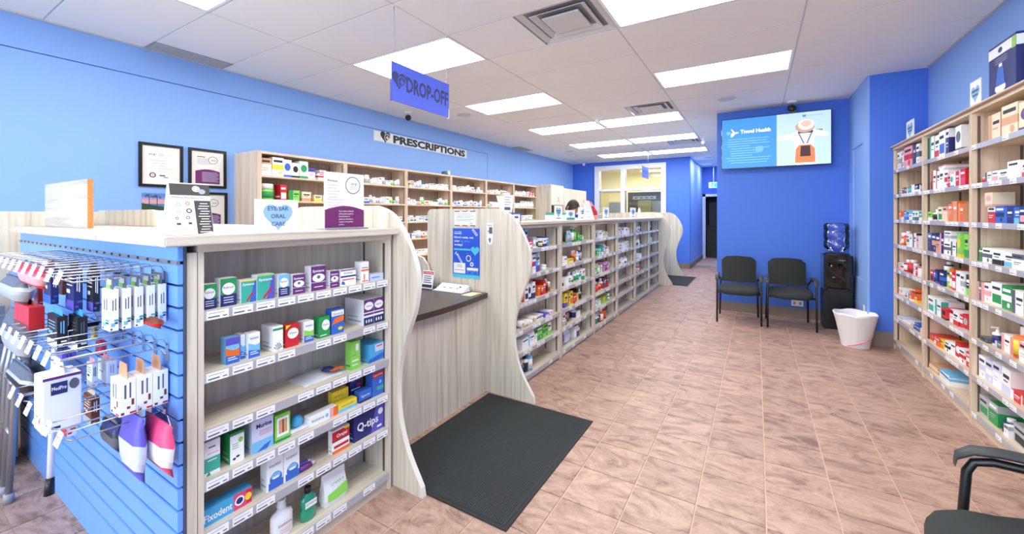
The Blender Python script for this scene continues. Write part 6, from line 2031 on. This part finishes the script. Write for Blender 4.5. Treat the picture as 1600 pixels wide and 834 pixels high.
# exit sign and outlets
ex = thing('exit_sign', 'green running man exit sign above the hallway door', 'sign', (-1.2, 14.6, 2.35))
MB().bbox(-1.33, -1.05, 14.58, 14.62, 2.33, 2.52, TRIMW, b=.004).build('housing', ex)
m = MB()
o, u, v = frame_y(-1.33, 14.579, 2.33)
m.rect(o, u, v, .02, .02, .26, .17, em('exit_green', (40, 190, 130), 1.2), .0005)
m.ell(o, u, v, .15, .135, .014, .014, ST, 10, .002)
m.poly(o, u, v, [(.12, .12), (.16, .12), (.15, .07), (.18, .04), (.17, .03), (.13, .06), (.10, .03), (.09, .04), (.12, .075)], ST, .002)
m.rect(o, u, v, .04, .03, .07, .15, ST, .002)
m.build('face', ex)
MB().tube([(-1.19, 14.6, 2.52), (-1.19, 14.6, H)], .01, TRIMW).build('stem', ex)
ol = thing('wall_outlet', 'white wall outlet on the blue wall between chair legs', 'outlet', (0.5, 7.1, 0.2))
MB().bbox(0.43, 0.57, 7.092, 7.0995, 0.17, 0.25, TRIMW, b=.002).build('plate', ol)
MB().box(0.45, 0.48, 7.090, 7.092, 0.19, 0.23, GREYP).box(0.52, 0.55, 7.090, 7.092, 0.19, 0.23, GREYP).build('socket', ol)
o2 = thing('wall_outlet', 'white wall outlet on the pale pillar side by the bin', 'outlet', (1.08, 6.2, 0.3))
MB().bbox(1.0725, 1.0795, 6.16, 6.24, 0.30, 0.42, TRIMW, b=.002).build('plate', o2)
MB().tube([(1.07, 6.20, 0.34), (1.04, 6.24, 0.33), (1.02, 6.4, 0.30), (1.0, 6.55, 0.2)], 0.005, BLACKP, n=6).build('plug_cord', o2)

# ================================================================== CABINETS past the dispensary shelving
cb = thing('tall_cabinet', 'deep pale wood cabinet with one door past the dispensary shelving', 'cabinet', (-4.5, 9.1, 0))
MB().box(LX, -4.14, 8.66, 8.69, 0, 2.19, WV).build('side_panel', cb)
MB().box(LX, -4.16, 8.69, 9.42, 1.70, 2.19, WV).build('body', cb)
dr_ = MB().bbox(-4.16, -4.14, 8.695, 9.41, 1.71, 2.185, WV, b=.002).build('door', cb)
MB().tube([(-4.14, 9.02, 1.80), (-4.11, 9.02, 1.80), (-4.11, 9.02, 1.95), (-4.14, 9.02, 1.95)], .006, CHROME, n=6).build('handle', dr_)
MB().box(LX, -4.3, 8.69, 11.6, 0.86, 0.90, BROWN).build('worktop', cb)
MB().box(LX, -4.32, 8.69, 11.6, 0, 0.86, WV).build('base', cb)
c2_ = thing('upper_cabinet', 'lower set pale wood wall cabinets beside the deep cabinet', 'cabinet', (-4.5, 10.4, 1.4))
MB().box(LX + .002, -4.16, 9.43, 11.0, 1.48, 2.14, WV).build('body', c2_)
for k in range(3):
    MB().bbox(-4.16, -4.145, 9.435 + k * .522, 9.95 + k * .522, 1.485, 2.135, WV, b=.002).build('door', c2_)
o = MB().box(-4.9, -4.3, 8.75, 9.35, 1.52, 1.69, mat('dark_niche_device', (50, 60, 58), .5)).build('shelf_device')
tag(o, 'dark device on the open shelf beneath the cabinet door', 'device')
MB().box(-4.95, -4.2, 8.70, 9.41, 1.49, 1.515, WV).build('open_shelf', cb)
pr_ = thing('printer', 'white office printer with teal top behind the aisle cards', 'printer', (-3.75, 5.2, 0.9))
MB().bbox(-3.95, -3.5, 7.95, 8.5, 1.10, 1.47, 'w', b=.01).build('body', pr_)
MB().bbox(-3.93, -3.52, 7.97, 8.48, 1.47, 1.52, 't', b=.006).build('lid', pr_)
MB().box(-4.0, -3.45, 7.9, 8.55, 0.0, 1.10, WV).build('stand', pr_)

tl = thing('shelf_top_ornament', 'small teal jar on top of the dispensary shelving', 'jar', (-4.55, 5.35, 2.155))
MB().lathe([(.05, 0), (.055, .02), (.05, .05), (.02, .06)], mat('dark_teal', (24, 100, 110), .3), n=14).local('body', tl)
tag(put('L', 'wwu', .07, .09, (-4.55, 5.48, 2.155), 0, 'small white bottle beside the teal jar atop dispensary shelving', 'shelf top things'), 'small white bottle beside the teal jar atop dispensary shelving', 'bottle')

# ================================================================== CHAIRS
TUBEB = mat('black_tube', (24, 26, 27), 0.35, spec=0.6)
ARM = mat('arm_rubber', (52, 56, 55), 0.55)


def make_chair(label, group):
    """faces -Y, origin on the floor"""
    t = thing('guest_chair', label, 'chair', (0, 0, 0), 0, group)
    # seat: rounded cushion
    m = MB()
    out = []
    N = 28
    for k in range(N):
        a = 2 * pi * k / N
        ex = 3.2
        ca, sa = cos(a), sin(a)
        r = (abs(ca) ** ex + abs(sa) ** ex) ** (-1 / ex)
        x, y = 0.250 * r * ca, 0.235 * r * sa
        if y < 0:
            x *= 0.98
            y *= 1.32
        out.append((x, y - 0.02))
    rings = [(0.90, .412), (0.985, .420), (1.0, .445), (0.985, .468), (0.93, .482), (0.75, .489), (0.4, .488)]
    vs = [(x * s_, (y + .02) * s_ - .02, z - (0.016 if (y < -.16 and s_ > .5) else 0)) for s_, z in rings for x, y in out]
    m.add(vs, [(i * N + k, i * N + (k + 1) % N, (i + 1) * N + (k + 1) % N, (i + 1) * N + k) for i in range(len(rings) - 1) for k in range(N)], FABRIC, True)
    m.add(vs, [tuple(range(N))[::-1], tuple(range((len(rings) - 1) * N, len(rings) * N))], FABRIC, True)
    m.local('seat', t)
    # backrest: curved panel with rounded corners
    m = MB()
    nu, nv = 12, 8
    vs = []
    for side in (0, 1):
        for j in range(nv + 1):
            for i in range(nu + 1):
                a, b = i / nu * 2 - 1, j / nv
                w_ = 0.225 - 0.012 * (1 - b) + 0.0
                cr = 1.0 - 0.10 * max(0, b - .86) / .14
                zz = 0.505 + 0.345 * b + 0.022 * (1 - a * a) * b - (0.03 * max(0, abs(a) - .88) / .12 if b > .9 else 0)
                yy = 0.245 + 0.075 * b - 0.035 * (1 - a * a) + (0.0 if side == 0 else 0.028 - 0.008 * abs(a))
                vs.append((a * w_ * cr, yy, zz))
    S = (nu + 1) * (nv + 1)
    q = lambda s_, j, i: s_ * S + j * (nu + 1) + i
    m.add(vs, [(q(0, j, i), q(0, j, i + 1), q(0, j + 1, i + 1), q(0, j + 1, i)) for j in range(nv) for i in range(nu)], FABRIC, True)
    m.add(vs, [(q(1, j, i + 1), q(1, j, i), q(1, j + 1, i), q(1, j + 1, i + 1)) for j in range(nv) for i in range(nu)], BLACKP, True)
    ed = [(0, i) for i in range(nu)] + [(j, nu) for j in range(nv)] + [(nv, i) for i in range(nu, 0, -1)] + [(j, 0) for j in range(nv, 0, -1)]
    m.add(vs, [(q(0, *ed[k]), q(1, *ed[k]), q(1, *ed[(k + 1) % len(ed)]), q(0, *ed[(k + 1) % len(ed)])) for k in range(len(ed))], BLACKP, True)
    m.local('backrest', t)
    for s_ in (-1, 1):
        MB().tube([(s_ * .262, -.235, 0), (s_ * .262, -.215, .40), (s_ * .262, -.205, .56), (s_ * .262, -.19, .592), (s_ * .262, -.15, .605), (s_ * .262, .0, .608), (s_ * .258, .12, .60), (s_ * .248, .2, .56), (s_ * .240, .235, .53)], .0125, TUBEB, n=10).local('front_leg', t)
        MB().tube([(s_ * .245, .30, 0), (s_ * .235, .255, .40), (s_ * .232, .25, .50), (s_ * .2, .285, .58), (s_ * .19, .29, .68)], .0125, TUBEB, n=10).local('rear_leg', t)
        m = MB()
        vs = []
        path = [(-.232, .574), (-.228, .602), (-.195, .628), (-.14, .638), (-.02, .640), (.10, .632), (.16, .615)]
        for k, (y, z) in enumerate(path):
            hw = (.014, .022, .026, .027, .026, .022, .015)[k]
            for (dx, dz) in ((-1, -.006), (-1, .004), (-.5, .010), (.5, .010), (1, .004), (1, -.006)):
                vs.append((s_ * .262 + dx * hw, y, z + dz))
        n_ = 6
        m.add(vs, [(i * n_ + k, i * n_ + (k + 1) % n_, (i + 1) * n_ + (k + 1) % n_, (i + 1) * n_ + k) for i in range(len(path) - 1) for k in range(n_)], ARM, True)
        m.add(vs, [tuple(range(n_))[::-1], tuple(range((len(path) - 1) * n_, len(path) * n_))], ARM)
        m.local('armrest', t)
        MB().tube([(s_ * .262, -.21, .395), (s_ * .236, .25, .395)], .010, TUBEB, n=8).local('side_rail', t)
    MB().tube([(-.262, -.14, .395), (.262, -.14, .395)], .010, TUBEB, n=8).local('front_rail', t)
    MB().tube([(-.24, .2, .395), (.24, .2, .395)], .010, TUBEB, n=8).local('rear_rail', t)
    return t


ch = make_chair('black fabric guest chair beside the hallway corner of the TV wall', 'black guest chairs')
ch.location = (-0.215, 6.53, 0)
ch.rotation_euler = (0, 0, radians(2))
dup(ch, (0.375, 6.56, 0), radians(3), 'black fabric guest chair next to the water cooler', 'black guest chairs')
_c = dup(ch, (0.804, 1.673, 0), radians(-96), 'large black guest chair standing before the wall shelving', 'black guest chairs')
_c.scale = (1.09, 1.09, 1.09)

# ================================================================== WATER COOLER, BIN
wc = thing('water_cooler', 'black water cooler with clear blue bottle on top', 'water cooler', (0.89, 6.74, 0))
x0, x1, y0, y1 = 0.745, 1.045, 6.60, 6.92
MB().bbox(x0, x1, y0 + .02, y1, 0.0, 0.50, BLACKP, b=.01).build('lower_cabinet', wc)
MB().bbox(x0, x0 + .035, y0, y1, 0.50, 0.955, BLACKG, b=.006).build('side_panel', wc)
MB().bbox(x1 - .035, x1, y0, y1, 0.50, 0.955, BLACKG, b=.006).build('side_panel', wc)
MB().bbox(x0 + .035, x1 - .035, y0 + .10, y1, 0.50, 0.955, BLACKG, b=.006).build('recess_back', wc)
MB().bbox(x0 + .02, x1 - .02, y0 - .005, y1 - .05, 0.86, 0.96, BLACKG, b=.01).build('control_panel', wc)
m = MB()
o, u, v = frame_y(x0 + .02, y0 - .0055, .86)
m.text('Vitapur', o, u, v, .17, .03, .014, 's', .07, lift=.0008)
m.build('lettering', wc)
MB().bbox(x0 + .04, x1 - .04, y0 + .01, y0 + .12, 0.50, 0.52, BLACKP, b=.004).build('drip_tray', wc)
MB().tube([(.83, y0 + .07, .84), (.83, y0 + .05, .80)], .012, mat('silver_tap', (190, 196, 204), .25, metal=.8)).build('tap', wc)
MB().tube([(.93, y0 + .07, .84), (.93, y0 + .05, .80)], .012, BLACKP).build('tap', wc)
MB().lathe([(.016, 0), (.014, .006)], 'w', n=12).local('indicator', wc, loc=(-.03, -.035, .66))
MB().lathe([(.15, 0.955), (.12, .975), (.07, .985)], BLACKP, c=(.895, 6.76, 0), n=24).build('collar', wc)
WBM = glass_mat('water_bottle_blue', (222, 233, 252), 0.92)
m = MB()
m.lathe([(.05, .965), (.06, .99), (.125, 1.04), (.135, 1.06), (.135, 1.13), (.126, 1.14), (.126, 1.155), (.135, 1.165), (.135, 1.25), (.126, 1.26), (.126, 1.275), (.135, 1.285), (.135, 1.34), (.12, 1.365), (.03, 1.37)], WBM, c=(.895, 6.76, 0), n=28)
m.build('water_bottle', wc)
MB().bbox(.865, .925, 6.62, 6.635, 1.17, 1.245, WBM, b=.004).build('bottle_grip', wc)

bn = thing('waste_bin', 'white waste bin lined with a crinkled bag and pink drawstring', 'bin', (0.955, 5.93, 0))
m = MB()
N = 36
levels = [(.125, 0), (.135, .06), (.155, .16), (.176, .27), (.192, .345), (.200, .372), (.190, .376), (.178, .35), (.15, .2)]
vs = []
rr = random.Random(4)
ph = [rr.uniform(-1, 1) for _ in range(N)]
for i, (r, z) in enumerate(levels):
    for k in range(N):
        a = 2 * pi * k / N
        wob = 1 + 0.022 * ph[k] * (i / 5 if i < 6 else 1) + 0.012 * sin(a * 11 + i)
        vs.append((r * wob * cos(a), r * wob * sin(a), z + (0.006 * sin(a * 5) if i in (4, 5, 6) else 0)))
BAG = mat('white_bag_film', (238, 236, 240), 0.35, coat=0.2, bump=0.6, bscale=30)
m.add(vs, [(i * N + k, i * N + (k + 1) % N, (i + 1) * N + (k + 1) % N, (i + 1) * N + k) for i in range(len(levels) - 1) for k in range(N)], BAG, True)
m.add(vs, [tuple(range(N))[::-1], tuple(range(8 * N, 9 * N))], BAG)
m.local('bag', bn)
pk_ = MB()
path = []
for k in range(15):
    a = radians(232 + k * 8)
    z = 0.02 + 0.13 * (k / 14) ** 1.2
    r = 0.131 + 0.115 * z
    path.append((r * cos(a) * 1.03, r * sin(a) * 1.03, z))
pk_.tube(path, .007, mat('pink_drawstring', (240, 150, 160), .5), n=6)
pk_.local('drawstring', bn)

# ================================================================== PHARMACIST behind the aisle shelving
SKIN = mat('skin', (196, 142, 116), 0.55)
HAIR = mat('dark_hair', (34, 24, 22), 0.6, bump=0.5, bscale=120)
COAT = mat('white_coat', (232, 234, 240), 0.7)
px_, py_ = -2.64, 6.28
pe = thing('person', 'person with short dark hair in a white coat, head bowed behind the aisle cards', 'person', (px_, py_, 0))
me = bpy.data.meshes.new('body')
J = [(0, 0, .95, .13), (0, 0, 1.10, .12), (0, -.01, 1.28, .14), (0, .0, 1.42, .08), (.02, -.01, 1.49, .055),
     (-.15, 0, 1.38, .065), (-.22, 0, 1.30, .055), (-.26, -.02, 1.05, .045), (-.16, -.24, 1.00, .034), (-.10, -.30, 1.0, .028),
     (.15, 0, 1.38, .065), (.22, 0, 1.30, .055), (.26, -.02, 1.05, .045), (.18, -.24, 1.00, .034), (.12, -.30, 1.0, .028),
     (-.09, 0, .88, .10), (-.10, 0, .50, .065), (-.10, .02, .09, .045), (-.10, -.12, .035, .035),
     (.09, 0, .88, .10), (.10, 0, .50, .065), (.10, .02, .09, .045), (.10, -.12, .035, .035)]
E_ = [(0, 1), (1, 2), (2, 3), (3, 4), (2, 5), (5, 6), (6, 7), (7, 8), (8, 9), (2, 10), (10, 11), (11, 12), (12, 13), (13, 14), (0, 15), (15, 16), (16, 17), (17, 18), (0, 19), (19, 20), (20, 21), (21, 22)]
me.from_pydata([j[:3] for j in J], E_, [])
bo_ = bpy.data.objects.new('body', me)
C.objects.link(bo_)
bo_.parent = pe
sk = bo_.modifiers.new('skin', 'SKIN')
for k, j in enumerate(J):
    me.skin_vertices[0].data[k].radius = (j[3], j[3] * (.75 if k < 4 else 1))
me.skin_vertices[0].data[0].use_root = True
ss = bo_.modifiers.new('smooth', 'SUBSURF')
ss.levels = ss.render_levels = 2
me.materials.append(COAT)
for s_ in (-1, 1):
    m = MB()
    bx_ = (-.10 if s_ < 0 else .12)
    m.tube([(bx_, -.29, 1.0), (bx_ + .01, -.34, .99), (bx_ + .01, -.37, .985)], [.026, .036, .03], SKIN, n=8)
    for q in range(4):
        fx = bx_ - .022 + q * .015
        ll = (.045, .055, .058, .05)[q]
        m.tube([(fx, -.365, .985), (fx, -.365 - ll * .6, .98), (fx, -.365 - ll, .965)], [.0085, .008, .006], SKIN, n=6)
    m.tube([(bx_ - s_ * .03, -.33, .985), (bx_ - s_ * .055, -.355, .98), (bx_ - s_ * .06, -.385, .972)], [.010, .009, .007], SKIN, n=6)
    m.local('hand', pe)
# head: faces +X (towards the shop) and bowed
hd_ = MB()
N, M = 20, 14
vs = []
for j in range(M + 1):
    t_ = pi * j / M
    for k in range(N):
        a = 2 * pi * k / N
        x, y, z = sin(t_) * cos(a), sin(t_) * sin(a), -cos(t_)
        X = x * .098
        Y = y * .074 * (1 - .18 * max(0, -z))
        Z = z * .118
        if x > .35:
            if abs(y) < .22 and -.35 < z < .05:
                X += .018 * (1 - abs(y) / .22)            # nose
            if abs(y) < .55 and .05 < z < .3:
                X -= .006                                 # eye sockets
            if z < -.75:
                X += .012                                 # chin
        vs.append((X, Y, Z))
hd_.add(vs, [(j * N + k, j * N + (k + 1) % N, (j + 1) * N + (k + 1) % N, (j + 1) * N + k) for j in range(M) for k in range(N)], SKIN, True)
ho = hd_.local('head', pe, loc=(.05, -.04, 1.585))
ho.scale = (1.12, 1.12, 1.12)
ho.rotation_euler = (0, radians(28), radians(-25))
fe = MB()
for s_ in (-1, 1):
    fe.lathe([(.001, -.006), (.008, -.004), (.009, 0), (.006, .005), (.001, .006)], 'w', c=(.088, s_ * .028, .015), n=8)
    fe.lathe([(.001, -.004), (.004, 0), (.001, .004)], INK, c=(.096, s_ * .028, .015), n=8)
    fe.tube([(.094, s_ * .016, .032), (.096, s_ * .03, .036), (.088, s_ * .044, .032)], .003, HAIR, n=5)
    fe.tube([(-.005, s_ * .073, .022), (-.016, s_ * .084, .01), (-.01, s_ * .082, -.018), (.0, s_ * .074, -.03)], .008, SKIN, n=6)
fe.tube([(.088, -.022, -.058), (.097, 0, -.055), (.088, .022, -.058)], .004, mat('lips', (160, 92, 84), .5), n=6)
fe.local('face', ho)
hr = MB()
vs = []
for j in range(7, M + 1):
    t_ = pi * j / M
    for k in range(N):
        a = 2 * pi * k / N
        x, y, z = sin(t_) * cos(a), sin(t_) * sin(a), -cos(t_)
        front = max(0, x)
        g = 1.12 + .03 * sin(a * 5 + j)
        zz = z * .118 * 1.12
        if j <= 8:
            zz -= .055 * (1 - front) - .06 * front
        vs.append((x * .098 * (g - .04 * front), y * .074 * 1.14, zz))
hr.add(vs, [(j * N + k, j * N + (k + 1) % N, (j + 1) * N + (k + 1) % N, (j + 1) * N + k) for j in range(M - 7) for k in range(N)], HAIR, True)
hr.local('hair', ho)
